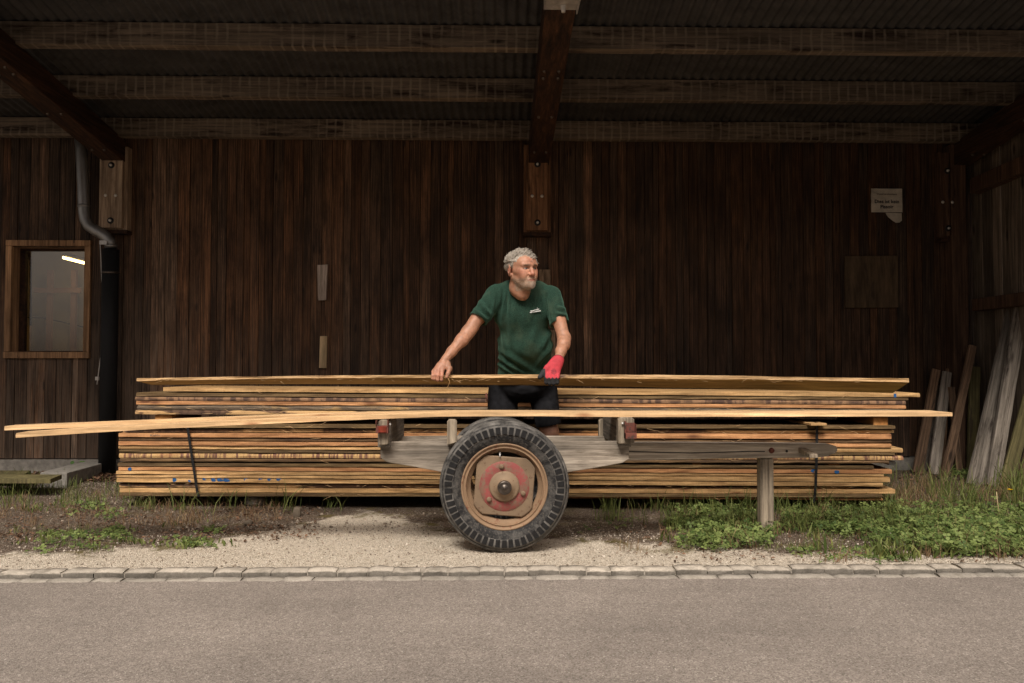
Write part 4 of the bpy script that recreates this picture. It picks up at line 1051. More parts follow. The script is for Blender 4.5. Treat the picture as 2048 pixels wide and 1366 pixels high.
        k = np.clip(np.searchsorted(ids, qd), 0, len(ids) - 1); ok = (ids[k] == qd).all(1)
        return vp, k[ok]
def np_mesh(name, vp, q, mat, parent, smooth=True):
    off = np.array(wloc(parent)) if parent is not None else np.zeros(3)
    me = bpy.data.meshes.new(name); v = (vp - off).astype(np.float32)
    me.vertices.add(len(v)); me.vertices.foreach_set('co', v.ravel())
    me.loops.add(len(q) * 4); me.loops.foreach_set('vertex_index', q.ravel().astype(np.int32))
    me.polygons.add(len(q)); me.polygons.foreach_set('loop_start', np.arange(0, len(q) * 4, 4, dtype=np.int32)); me.polygons.foreach_set('loop_total', np.full(len(q), 4, dtype=np.int32))
    me.update(calc_edges=True); me.validate()
    me.polygons.foreach_set('use_smooth', np.full(len(me.polygons), smooth)); me.materials.append(mat)
    o = bpy.data.objects.new(name, me); COL.objects.link(o)
    if parent is not None: o.parent = parent
    return o
def set_col(o, cols):
    a = o.data.color_attributes.new('col', 'FLOAT_COLOR', 'POINT')
    a.data.foreach_set('color', np.concatenate([cols, np.ones((len(cols), 1))], 1).astype(np.float32).ravel())
rs = np.random.RandomState(3)
_G = rs.rand(32, 32, 32)
def vnoise(p, sc):
    q = p * sc; i = np.floor(q).astype(int); f = q - i; f = f * f * (3 - 2 * f); i &= 31; j = (i + 1) & 31
    g = lambda a, b, c: _G[a, b, c]
    x0 = g(i[:, 0], i[:, 1], i[:, 2]) * (1 - f[:, 0]) + g(j[:, 0], i[:, 1], i[:, 2]) * f[:, 0]
    x1 = g(i[:, 0], j[:, 1], i[:, 2]) * (1 - f[:, 0]) + g(j[:, 0], j[:, 1], i[:, 2]) * f[:, 0]
    y0 = g(i[:, 0], i[:, 1], j[:, 2]) * (1 - f[:, 0]) + g(j[:, 0], i[:, 1], j[:, 2]) * f[:, 0]
    y1 = g(i[:, 0], j[:, 1], j[:, 2]) * (1 - f[:, 0]) + g(j[:, 0], j[:, 1], j[:, 2]) * f[:, 0]
    a = x0 * (1 - f[:, 1]) + x1 * f[:, 1]; b = y0 * (1 - f[:, 1]) + y1 * f[:, 1]
    return (a * (1 - f[:, 2]) + b * f[:, 2]) - .5
def skinmat(name, rough=.5, sss=.12, bumpsc=220, bs=.25):
    n = NT(name, rough, 0, .35); at = n.attr('col')
    v = n.noise(n.coord((1, 1, 1), rnd=False), bumpsc, 4, .6); b2 = n.noise(n.coord((1, 1, 1), rnd=False), 45, 4, .6)
    n.col(n.mix(.8, at.outputs['Color'], n.ramp(b2, [(.3, .80), (.7, 1.12)]), 'MULTIPLY'))
    if sss:
        n.b.inputs['Subsurface Weight'].default_value = sss; n.b.inputs['Subsurface Radius'].default_value = (.012, .004, .002); n.b.inputs['Subsurface Scale'].default_value = 1
    n.bump(v, bs, .002); return n.m

HS = 1.06                                   # head scale
hc = P(1045, 538.3, 5.08)
Hm = Matrix.Rotation(R(31), 3, 'Z') @ Matrix.Rotation(R(4), 3, 'X') @ Matrix.Rotation(R(-3), 3, 'Y')
def Hp(x, y, z): return hc + Hm @ Vector((x, y, z)) * HS
Hn = np.array(Hm)
def headspace(P_): return ((P_ - V(hc)) @ Hn) / HS
def hcap(s, a, b, ra, rb=None, **k): s.cap(Hp(*a), Hp(*b), ra * HS, None if rb is None else rb * HS, **k)
def hell(s, c, r, rot=None, **k):
    Mx_ = Hm if rot is None else Hm @ rot
    s.ell(Hp(*c), [q * HS for q in r], Mx_, **k)

def arms_legs(s, e=0.0, right_hand=True):
    # arms
    sL, eL, wL = P(988, 590, 5.19), P(936, 664, 5.10), P(892, 717, 4.985)
    sR, eR, wR = P(1104, 592, 5.19), P(1128, 676, 5.08), P(1119, 713, 4.965)
    mL = eL.lerp(wL, .32); mR = eR.lerp(wR, .3)
    s.chain([sL, sL.lerp(eL, .55), eL], [.050 + e, .047 + e, .040 + e], k=.02)
    s.chain([eL, mL + Vector((.004, 0, .002)), eL.lerp(wL, .75), wL], [.041 + e, .0385 + e, .030 + e, .0265 + e], k=.02)
    s.cap(eL.lerp(sL, .12) + Vector((.012, 0, -.004)), mL + Vector((.006, .0, -.006)), .030 + e, .028 + e, k=.02)
    s.chain([sR, sR.lerp(eR, .55), eR], [.048 + e, .045 + e, .039 + e], k=.02)
    s.chain([eR, mR + Vector((.006, 0, 0)), eR.lerp(wR, .72), wR], [.040 + e, .0385 + e, .032 + e, .028 + e], k=.02)
    s.cap(eR + Vector((.008, .008, -.002)), mR + Vector((.010, .0, -.016)), .030 + e, .027 + e, k=.02)
    # tendons and veins under the skin
    for (a_, b_, u_) in ((eL, wL, 1), (eR, wR, -1)):
        for o_, r_ in ((-.010, .0032), (.008, .0028)):
            p_ = a_.lerp(b_, .45) + Vector((o_, -.034, .004)); q_ = b_ + Vector((o_ * .8, -.0235, .004)); s.cap(p_, q_, r_ * .7, r_, k=.006)
def bare_hand(s):
    Y = 4.955; w_ = P(892, 717, 4.985)
    mc = [P(884.5, 741.5, 4.935), P(877, 740, 4.932), P(871, 741, 4.936), P(866.5, 743, 4.945)]
    pr = [.0118, .0118, .0108, .0098]
    for q, r_ in zip(mc, pr): s.chain([w_.lerp(q, .08), w_.lerp(q, .55), q], [.019, .0155, r_ + .002], k=.012)
    tips = [(883.5, 752, 759.5), (876, 751, 759.5), (870, 750.5, 757.5), (865, 751, 757)]
    for (x, ya_, yb_), q, r_ in zip(tips, mc, [.0102, .0104, .0098, .0086]):
        a = P(x, ya_, 4.912); b = P(x - .4, yb_, 4.913); c = P(x - .2, yb_ + 2.2, 4.932)
        s.chain([q, a, b, c], [r_ + .0016, r_, r_ * .93, r_ * .8], k=.0035)
    t0, t1, t2, t3 = P(896, 727, 4.965), P(899, 737.5, 4.942), P(896, 747, 4.918), P(893.5, 754, 4.911)
    s.chain([t0, t1, t2, t3], [.016, .0135, .0120, .0098], k=.008)
    s.cap(P(890, 732, 4.955), t1, .013, .011, k=.02)
def gloved_hand(s, e=0.0):
    w_ = P(1118.5, 713, 4.965)
    mc = [P(1094.5, 744, 4.925), P(1101, 746, 4.915), P(1108.5, 746.5, 4.915), P(1115.5, 745, 4.922)]
    for q, r_ in zip(mc, [.0145, .015, .015, .0135]):
        s.chain([w_.lerp(q, .1), w_.lerp(q, .5), q], [.024 + e, .020 + e, r_ + e], k=.014)
    tips = [(1092.8, 756, 764.3), (1099.6, 757, 766), (1107.3, 757, 766.2), (1114.6, 756, 764.5)]
    for (x, ya_, yb_), q, r_ in zip(tips, mc, [.0122, .0125, .0125, .0115]):
        s.chain([q, P(x, ya_, 4.882), P(x - .2, yb_, 4.886), P(x, yb_ + 1.5, 4.912)], [r_ + .001 + e, r_ + e, r_ * .92 + e, r_ * .82 + e], k=.0035)
    s.chain([P(1108, 722, 4.955), P(1095, 736, 4.93), P(1087, 745, 4.91), P(1079.5, 754.5, 4.893)], [.020 + e, .017 + e, .0135 + e, .0112 + e], k=.010)
man = empty('person', (P(1050, 900, 5.45).x, 5.45, gz(0, 5.45)), 'grey haired bearded man in green t-shirt and black shorts with one red glove', 'person')
hipc = P(1047, 782, 5.50)
def body_sdf():
    s = SDF()
    # head
    hell(s, (0, .012, .028), (.077, .088, .074), k=.02)
    hell(s, (0, -.028, -.030), (.064, .066, .074), k=.03)
    hell(s, (0, -.045, .036), (.061, .052, .044), k=.03)
    for sx in (-1, 1):
        hcap(s, (sx * .056, .010, -.050), (sx * .026, -.062, -.095), .0165, .018, k=.03)
        hcap(s, (sx * .046, -.062, -.014), (sx * .058, -.02, -.012), .017, .014, k=.025)
        hell(s, (sx * .033, -.070, -.045), (.022, .022, .028), k=.025)
    hell(s, (0, -.078, -.101), (.026, .021, .018), k=.025)
    for sx in (-1, 1): hcap(s, (sx * .012, -.090, .022), (sx * .047, -.076, .022), .0105, .010, k=.012)
    for sx in (-1, 1): hell(s, (sx * .032, -.096, .001), (.019, .014, .0115), k=.010, op='sub')
    for sx in (-1, 1):
        hell(s, (sx * .0315, -.0735, .001), (.0145, .0135, .0125), k=.004)
        hcap(s, (sx * .018, -.086, -.012), (sx * .044, -.076, -.013), .0050, .004, k=.008)
        hcap(s, (sx * .018, -.0875, .0105), (sx * .044, -.078, .0095), .0044, .0045, k=.005)
    s.chain([Hp(0, -.086, .018), Hp(0, -.099, -.008), Hp(0, -.111, -.030)], [.0080 * HS, .0100 * HS, .0135 * HS], k=.008)
    for sx in (-1, 1): hell(s, (sx * .0135, -.098, -.034), (.0088, .0115, .0085), k=.006)
    for sx in (-1, 1): hell(s, (sx * .0065, -.110, -.0445), (.004, .006, .0035), k=.003, op='sub')
    # nasolabial folds, mouth
    for sx in (-1, 1): hcap(s, (sx * .021, -.098, -.036), (sx * .035, -.084, -.064), .0022, .002, k=.007, op='sub')
    hell(s, (0, -.082, -.066), (.030, .020, .022), k=.015)
    hcap(s, (-.019, -.096, -.0675), (.019, -.096, -.0675), .0055, k=.006)
    for sx in (-1, 1): hcap(s, (0, -.1045, -.0625), (sx * .027, -.093, -.0675), .0022, .0022, k=.004, op='sub')
    hell(s, (0, -.080, -.086), (.032, .021, .022), k=.02)           # beard volume
    for z in (.037, .046, .055): hcap(s, (-.032, -.098 + (z - .04) * .3, z), (.032, -.098 + (z - .04) * .3, z), .0016, k=.004, op='sub')
    # ears
    for sx in (-1, 1):
        rt = Matrix.Rotation(R(sx * 30), 3, 'Z') @ Matrix.Rotation(R(8), 3, 'X')
        hell(s, (sx * .084, .016, -.006), (.0095, .021, .037), rt, k=.006)
        hell(s, (sx * .0935, .010, -.002), (.0055, .0120, .022), rt, k=.004, op='sub')
        hell(s, (sx * .077, .010, -.034), (.007, .010, .011), k=.006)
    # neck and upper chest
    nb = P(1047, 588, 5.20)
    s.chain([Hp(0, .030, -.05), Hp(.0, .035, -.11), nb + Vector((0, .02, 0))], [.058, .060, .070], k=.03)
    hcap(s, (0, -.020, -.098), (0, .0, -.15), .034, .04, k=.03)
    s.cap(P(1003, 594, 5.23), P(1092, 594, 5.23), .046, k=.03)
    s.ell(P(1046, 628, 5.26), (.150, .100, .145), k=.04)
    s.ell(P(1050, 700, 5.34), (.140, .100, .150), k=.04)
    s.ell(P(1048, 770, 5.46), (.135, .090, .10), k=.04)
    arms_legs(s); bare_hand(s); gloved_hand(s, -.004)
    # legs
    kL, kR = P(1000, 868, 5.44), P(1100, 866, 5.42)
    aL = Vector((P(985, 900, 5.5).x, 5.52, .10)); aR = Vector((P(1098, 900, 5.5).x, 5.50, .10))
    s.chain([P(1014, 785, 5.50), kL], [.085, .058], k=.03); s.chain([P(1080, 785, 5.50), kR], [.085, .058], k=.03)
    for kk, aa in ((kL, aL), (kR, aR)):
        s.chain([kk, kk.lerp(aa, .35) + Vector((0, .015, 0)), kk.lerp(aa, .75), aa], [.054, .052, .038, .036], k=.03)
        s.ell(kk + Vector((0, -.038, -.002)), (.030, .022, .036), k=.02)
        s.cap(aa, aa + Vector((0, -.09, -.06)), .035, .028, k=.03)
    return s
S1 = body_sdf()
vp, q = S1.mesh((-.62, 4.80, -.05), (.56, 5.72, 1.78), .0026)
bd = np_mesh('body', vp, q, skinmat('skin'), man)
hp_ = headspace(vp); X_, Y_, Z_ = hp_[:, 0], hp_[:, 1], hp_[:, 2]
def sm(a, b, x):
    t = np.clip((x - a) / (b - a), 0, 1); return (t * t * (3 - 2 * t))[:, None]
base = np.tile([.39, .197, .124], (len(vp), 1))
n1 = vnoise(vp, 28)[:, None]; n2 = vnoise(vp, 9)[:, None]; n3 = vnoise(vp, 260)[:, None]
base = base * (1 + .34 * n1 + .25 * n2 + .3 * vnoise(vp, 75)[:, None])
ishead = (np.abs(X_) < .13) & (Z_ > -.135) & (np.abs(Y_) < .14)
hmask = ishead[:, None].astype(float)
def blob(cx, cy, cz, r): return np.exp(-(((X_ - cx) ** 2 + (Y_ - cy) ** 2 + (Z_ - cz) ** 2) / r ** 2))[:, None]
red = np.array([.50, .19, .13])
for c_, r_, a_ in (((0, -.112, -.03), .022, .75), ((.045, -.07, -.022), .028, .55), ((-.045, -.07, -.022), .028, .55), ((0, -.09, .055), .035, .4), ((.085, .02, 0), .03, .7), ((-.085, .02, 0), .03, .7)):
    base += (red - base) * blob(*c_, r_) * a_ * hmask
# hands redder
for hp0 in (P(875, 748, 4.92),):
    dd = np.exp(-(((vp - V(hp0)) ** 2).sum(1)) / .05 ** 2)[:, None]; base += (np.array([.50, .22, .15]) - base) * dd * .6
kd = np.exp(-(((vp - V(P(1100, 868, 5.36))) ** 2).sum(1)) / .05 ** 2)[:, None]; base += (np.array([.50, .27, .19]) - base) * kd * .8
# beard
jaw = sm(-.040, -.058, Z_ + .22 * (np.abs(X_) - .045) * (np.abs(X_) > .045) + .010 * n1[:, 0])
side = sm(.035, -.005, Y_) ; under = sm(-.142, -.118, Z_)
beard = jaw * (sm(.012, -.018, Y_)) * under * hmask
side_b = sm(.052, .062, np.abs(X_)) * sm(.0, -.03, Z_) * sm(-.045, -.01, Y_) * sm(.012, .0, Y_) * hmask
beard = np.clip(beard + side_b * .45, 0, 1)
cheek = sm(.034, .046, np.abs(X_)) * sm(-.075, -.055, Z_) * .55
beard = beard * (1 - cheek)
lip = np.exp(-((X_ / .021) ** 2 + ((Z_ + .0665) / .0052) ** 2))[:, None] * (Y_ < -.07)[:, None]
beard = beard * (1 - np.clip(lip * 1.4, 0, 1))
bc = np.array([.31, .24, .175]) * (1 + 1.5 * n3 + .5 * vnoise(vp * np.array([1, 1, .3]), 190)[:, None])
chin_w = blob(0, -.09, -.088, .028) * .55
bc = bc + (np.array([.62, .55, .47]) - bc) * chin_w
mo_ = sm(-.072, -.060, Z_) * (np.abs(X_) < .045)[:, None]; bc = bc + (np.array([.34, .24, .165]) * (1 + n3) - bc) * mo_ * .8
base += (bc - base) * beard * .62
base += (np.array([.36, .13, .10]) - base) * np.clip(lip * 1.3, 0, 1) * hmask * .8
mline = np.exp(-((X_ / .028) ** 4 + ((Z_ + .0632 + 6 * X_ ** 2) / .0026) ** 2))[:, None] * (Y_ < -.085)[:, None] * hmask
base += (np.array([.10, .04, .03]) - base) * np.clip(mline, 0, 1) * .9
# brows, eyes
for sx in (-1, 1):
    br = np.exp(-(((X_ - sx * .032) / .0175) ** 4 + ((Z_ - .021 + .12 * (np.abs(X_) - .03)) / .0052) ** 2))[:, None] * (Y_ < -.06)[:, None] * hmask
    base += (np.array([.12, .08, .055]) * (1 + n3) - base) * np.clip(br * 1.3, 0, 1) * .85
    ex, ez = (X_ - sx * .0315) / .0130, (Z_ - .0010) / .0052
    eye = ((ex ** 2 + ez ** 2) < 1) & (Y_ < -.075) & ishead
    base[eye] = [.33, .28, .25]
    ir = eye & (((X_ - sx * .0315 - .003) ** 2 + (Z_ - .0015) ** 2) < .0056 ** 2); base[ir] = [.045, .04, .04]
    rim_ = (np.abs(ex ** 2 + ez ** 2 - 1.15) < .35) & (Y_ < -.072) & ishead & (Z_ > -.0015); base[rim_] = base[rim_] * .35
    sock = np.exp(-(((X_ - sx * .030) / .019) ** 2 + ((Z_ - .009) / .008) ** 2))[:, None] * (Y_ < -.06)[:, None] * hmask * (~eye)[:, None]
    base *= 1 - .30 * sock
scalp = sm(.062, .078, Z_) * hmask; base += (np.array([.36, .25, .18]) - base) * scalp * .5
# forearm hair and spots
base *= 1 - .25 * np.clip(n3 - .25, 0, 1)
set_col(bd, np.clip(base, .01, .95))

# shirt
def shirt_sdf():
    s = SDF()
    s.cap(P(996, 589, 5.22), P(1096, 590, 5.22), .063, k=.05)
    s.cap(P(1020, 577, 5.21), P(1075, 577, 5.21), .048, k=.05)
    s.ell(P(1044, 625, 5.24), (.192, .132, .165), k=.06)
    s.ell(P(1052, 688, 5.29), (.172, .145, .150), k=.07)
    s.cap(P(1036, 690, 5.31), P(1030, 765, 5.40), .120, .118, k=.05)
    s.cap(P(1066, 690, 5.31), P(1069, 765, 5.40), .120, .118, k=.05)
    s.cap(P(991, 592, 5.19), P(953, 644, 5.12), .068, .064, k=.03)
    s.cap(P(1103, 592, 5.19), P(1121, 655, 5.12), .066, .062, k=.025)
    # sleeve hems
    for c, c2, r_ in ((P(955, 638.5, 5.125), P(930, 673, 5.08), .0), (P(1119.5, 646.5, 5.12), P(1130, 690, 5.07), .0)):
        dr = (c2 - c).normalized()
        def cut(P_, c=V(c), dr=V(dr)):
            q = (P_ - c); ax = q @ dr; rad = np.sqrt(np.maximum((q * q).sum(1) - ax * ax, 0)); return -np.minimum(ax, .10 - rad)
        s.p.append((lambda P_, f=cut: f(P_), .004, 'sub'))
        s.cap(c - dr * .018, c + dr * .06, .0535, .0535, k=.004, op='sub')
    # neck opening: tilted, lower in front
    def neckop(P_):
        q = headless(P_); return np.sqrt((q[:, 0] / 1.0) ** 2 + (q[:, 1] / 1.12) ** 2) - .068
    nb = V(P(1048, 575, 5.18))
    def headless(P_): return P_ - nb
    def op(P_):
        q = P_ - nb; rad = np.sqrt(q[:, 0] ** 2 + ((q[:, 1] + .012) / 1.15) ** 2) - .070
        pl = -(q[:, 2] - (-.004 + .50 * (q[:, 1] + .10)))       # above this tilted plane
        return np.maximum(rad, pl)
    s.p.append((op, .006, 'sub'))
    return s
S2 = shirt_sdf()
cr = []   # creases: world capsules pressed in / raised
def crease(pts, Y, r_, k, op):
    cr.append(([P(x, y, Y + 0) for x, y in pts], r_, k, op))
cz_ = P(1047, 766, 5.30).z
S2.p.append((lambda P_: cz_ + .03 * np.sin(P_[:, 0] * 9) * .3 - P_[:, 2], .004, 'int'))
vp, q = S2.mesh((-.42, 4.95, .78), (.58, 5.66, 1.66), .0035)
# displace along normals with folds
def vnormals(vp, q):
    a, b, c, d = (vp[q[:, i]] for i in range(4)); fn = np.cross(c - a, d - b); N_ = np.zeros_like(vp)
    for i in range(4): np.add.at(N_, q[:, i], fn)
    return N_ / (np.sqrt((N_ ** 2).sum(1))[:, None] + 1e-12)
N_ = vnormals(vp, q)
def seg_d(p, a, b):
    a, b = V(a), V(b); ba = b - a; t = np.clip(((p - a) @ ba) / (ba @ ba), 0, 1); d = p - a - t[:, None] * ba
    return np.sqrt((d * d).sum(1)), t
dsp = .006 * vnoise(vp * np.array([1, 1, .55]), 14) + .004 * vnoise(vp * np.array([1.6, 1, .5]), 34)
front = vp[:, 1] < 5.22
folds = [((1012, 585), (1006, 640), 4, .0055), ((1020, 583), (1018, 630), 3.5, .0045), ((1001, 580), (1000, 612), 3, .004), ((1072, 588), (1064, 640), 4, .004), ((1085, 585), (1094, 655), 4, .0045),
         ((984, 640), (1002, 690), 5, .006), ((1000, 648), (1020, 720), 6, .005), ((996, 712), (1052, 748), 5, .008), ((994, 724), (1030, 750), 4, .006), ((1000, 700), (1075, 745), 7, .005), ((1106, 652), (1085, 700), 6, .005), ((1108, 690), (1070, 738), 6, .005),
         ((1104, 660), (1096, 720), 4, .004), ((958, 600), (984, 632), 5, .005), ((950, 618), (976, 640), 4, .005), ((946, 628), (966, 643), 2.5, .003), ((1114, 612), (1132, 618), 4, .0035), ((1110, 625), (1134, 630), 3.5, .004), ((1108, 638), (1134, 637), 3, .0035), ((1096, 588), (1104, 640), 3, .004), ((990, 590), (984, 636), 3, .004),
         ((1030, 600), (1022, 700), 9, .004), ((1075, 650), (1060, 700), 9, .004)]
ray_n = (vp - np.array([0, 0, CAMZ]))
cam_i = np.array(CR.inverted()); pc = ray_n @ cam_i.T; px_ = 1024 + F * pc[:, 0] / -pc[:, 2]; py_ = 683 - F * pc[:, 1] / -pc[:, 2]
for (a0, a1), (b0, b1), w_, am in folds:
    bx, by = b0 - a0, b1 - a1; L2 = bx * bx + by * by; t = np.clip(((px_ - a0) * bx + (py_ - a1) * by) / L2, 0, 1)
    sd_ = ((px_ - a0) * by - (py_ - a1) * bx) / math.sqrt(L2); ov = np.hypot(px_ - a0 - t * bx, py_ - a1 - t * by)
    env = np.exp(-(ov / (w_ * 1.6)) ** 2) * np.sin(np.pi * np.clip(t * .9 + .08, 0, 1)) * (N_[:, 1] < .3)
    dsp += 2.6 * am * np.cos(np.clip(sd_ / w_, -3.1, 3.1) * 1.6 + .6) * env
vp = vp + N_ * dsp[:, None]
def shirtmat():
    n = NT('green_jersey', .9, 0, .12); co = n.coord((1, 1, 1), rnd=False)
    a = n.noise(co, 9, 5, .65); b = n.noise(co, 260, 3, .6); d = n.noise(co, 3.2, 4, .6)
    c = n.mix(1., (.0175, .043, .030), n.ramp(b, [(.38, .60), (.62, 1.35)]), 'MULTIPLY')
    c = n.mix(.8, c, n.ramp(n.noise(co, 110, 3, .7), [(.38, .72), (.62, 1.25)]), 'MULTIPLY')
    c = n.mix(n.ramp(n.mix(.5, a, d), [(.50, 0), (.68, .30)]), c, (.10, .115, .07))
    n.col(c); n.b.inputs['Sheen Weight'].default_value = .25; n.b.inputs['Sheen Roughness'].default_value = .5; n.b.inputs['Sheen Tint'].default_value = (.3, .6, .45, 1)
    n.bump(b, .2, .002); return n.m
sh = np_mesh('t_shirt', vp, q, shirtmat(), man)
# collar ribbing
nb = P(1048, 575, 5.18)
# chest print
def chest(px, py, lift=.006):
    d2 = (px_ - px) ** 2 + (py_ - py) ** 2 + np.where(N_[:, 1] < 0, 0, 1e6); i = np.argsort(d2)[:6]
    return P(px, py, float(vp[i, 1].min()) - lift)
white = plain('white_print', (.72, .74, .72), .7)
sw = [(1060.5, 621), (1065, 620.8), (1070, 618.9), (1076, 618), (1078, 617), (1078.3, 618.6), (1075, 620.2), (1070, 620.6), (1066, 622.6), (1062, 622.8)]
pr = MB(); pts = [chest(*u) for u in sw]; nn_ = len(pts)
pr.add(pts + [p + Vector((0, .004, 0)) for p in pts], [tuple(range(nn_))[::-1]] + [(i, (i + 1) % nn_, (i + 1) % nn_ + nn_, i + nn_) for i in range(nn_)])
a = chest(1074.4, 614.8); b = chest(1074.6, 618.6); pr.tube([a, b], .0011, 4)
pr.build('print_swoosh', white, sh)
a, b = chest(1060, 626.2), chest(1082, 622.6)
ang = math.atan2(b.z - a.z, b.x - a.x); yaw = math.atan2(b.y - a.y, b.x - a.x)
lo = text_mesh('HOLZ BIRRER', .0098, white, 'print_text', sh, a + Vector((0, -.003, 0)), bold=.0005, ext=.002, align='LEFT')
lo.rotation_euler = (0, -ang, yaw)
wdt = max(v.co.x for v in lo.data.vertices); lo.data.transform(Matrix.Scale((b - a).length / wdt, 4, (1, 0, 0)))
# shorts
s = SDF()
s.ell(P(1047, 772, 5.44), (.172, .150, .110), k=.04)
s.cap(P(1008, 785, 5.49), P(1001, 870, 5.44), .108, .098, k=.02)
s.cap(P(1087, 785, 5.48), P(1098, 858, 5.415), .100, .086, k=.02)
cR_ = P(1098, 850, 5.43); s.cap(cR_ + Vector((0, 0, .03)), cR_ + Vector((.003, 0, -.2)), .072, .072, k=.005, op='sub')
def hem(P_): return -(np.maximum(-(P_[:, 2] - (cR_.z + .0)), -9) * 1.0)
s.p.append((lambda P_: P_[:, 2] - cR_.z - .18 * (P_[:, 0] - cR_.x) + 0, .004, 'sub'))
vs_, qs_ = s.mesh((-.30, 5.2, .45), (.50, 5.75, 1.05), .004)
Ns = vnormals(vs_, qs_); vs_ = vs_ + Ns * (.010 * vnoise(vs_ * np.array([1, 1, .6]), 16) + .005 * vnoise(vs_, 40))[:, None]
sho = np_mesh('shorts', vs_, qs_, plain('black_work_fabric', (.013, .013, .015), .9, 0, .15, nz=25, namt=.5, bump=.3), man)
a, b = P(972.5, 786, 5.42), P(975, 803, 5.42)
MB().tube([a, a.lerp(b, .5) + Vector((-.004, 0, 0)), b], [.006, .009, .006], 6).build('red_tool_handle', M['red'], sho)
# glove
s = SDF(); gloved_hand(s, .0025)
w0 = P(1118.5, 713, 4.965); s.cap(w0 + Vector((0, .0, .002)), w0 + Vector((-.008, -.012, -.03)), .034, .033, k=.012)
dr = (P(1127, 678, 5.08) - w0).normalized()
s.plane(w0 - dr * .016, dr, op='int')
vg, qg = s.mesh((.15, 4.80, .82), (.55, 5.08, 1.12), .0022)
gl_ = np_mesh('work_glove', vg, qg, skinmat('glove_knit', .8, 0, 420, .5), man)
gc = vg - np.array([0, 0, CAMZ]); pc = gc @ cam_i.T; gx = 1024 + F * pc[:, 0] / -pc[:, 2]; gy = 683 - F * pc[:, 1] / -pc[:, 2]
scal = 755.0 + 3.0 * np.abs(np.cos((gx - 1094.5) / 7.2 * math.pi)) - 1.0
dark = (gy > scal) | ((gx < 1090.6) & (gy > 737.5)) | (vg[:, 1] > 4.965) & (gy > 742)
cg = np.tile([.47, .045, .06], (len(vg), 1)) * (1 + .3 * vnoise(vg, 60)[:, None])
logo = (((gx - 1107.5) / 5.5) ** 2 + ((gy - 743.5) / 6.0) ** 2 < 1) & (np.sin(gy * 2.2 + gx * .3) > -.1)
cg[logo] = [.13, .02, .03]
cg[dark] = np.array([.024, .024, .026]) * (1 + .5 * vnoise(vg, 90)[dark][:, None])
wr = ((vg - V(w0)) @ V(dr)) > -.0215; cg[wr] = [.09, .012, .02]
set_col(gl_, cg)
# boots and socks
for nm, kx in (('boot', P(985, 900, 5.5).x), ('boot', P(1098, 900, 5.5).x)):
    s = SDF(); yy = 5.51 if kx > .2 else 5.52; g0_ = gz(kx, 5.4)
    s.chain([(kx, yy, .20), (kx, yy, .10)], [.050, .050], k=.02); s.chain([(kx, yy + .03, .05 + g0_), (kx, yy - .10, .045 + g0_), (kx, yy - .17, .038 + g0_)], [.044, .046, .036], k=.02)
    s.plane((0, 0, g0_), (0, 0, -1), op='int')
    a_, b_ = s.mesh((kx - .1, yy - .26, -.08), (kx + .1, yy + .12, .3), .005)
    np_mesh(nm, a_, b_, plain('brown_boot_leather', (.05, .032, .02), .6, nz=30, namt=.4), man)
# hair
s = SDF()
hell(s, (0, .015, .033), (.083, .093, .076), k=.02)
hell(s, (0, .032, .028), (.079, .072, .066), k=.02)
def facecut(P_):
    h_ = headspace(P_); x, y, z = h_[:, 0], h_[:, 1], h_[:, 2]
    f = np.minimum(-(y + .046), (.062 - .25 * np.abs(x)) - z + .026 * vnoise(h_ * np.array([1, .3, .3]), 42) - .12 * np.maximum(x, -.02))     # forehead region
    g = np.minimum(-(y + .012 + .30 * (z - .02)), .042 - z + .02 * vnoise(h_, 40))            # temples, cheeks
    e_ = np.minimum(-(y - .050), .012 - z)                                # round the ear
    lo_ = .000 - z
    return -np.maximum(np.maximum(f, g), np.maximum(e_, lo_)) 
s.p.append((facecut, .006, 'sub'))
def hdisp(P_):
    h_ = headspace(P_)
    return .010 * vnoise(h_ * np.array([1, .6, 1]), 18) + .005 * vnoise(h_ * np.array([1, .5, 1]), 80) - .003
s.disp(hdisp)
vh, qh = s.mesh(tuple(V(hc) - .19), tuple(V(hc) + .19), .0028)
def hairmat():
    n = NT('grey_hair', .65, 0, .3); co = n.coord((1, 1, 1), rnd=False)
    a = n.noise(co, 60, 4, .7); b = n.noise(co, 240, 2, .6)
    c = n.mix(n.ramp(a, [(.35, 0), (.65, 1)]), (.23, .195, .155), (.48, .43, .37)); c = n.mix(.6, c, n.ramp(b, [(.3, .6), (.7, 1.2)]), 'MULTIPLY')
    n.col(c); n.bump(a, .4, .004); return n.m
HM = hairmat(); hair = np_mesh('hair', vh, qh, HM, man)
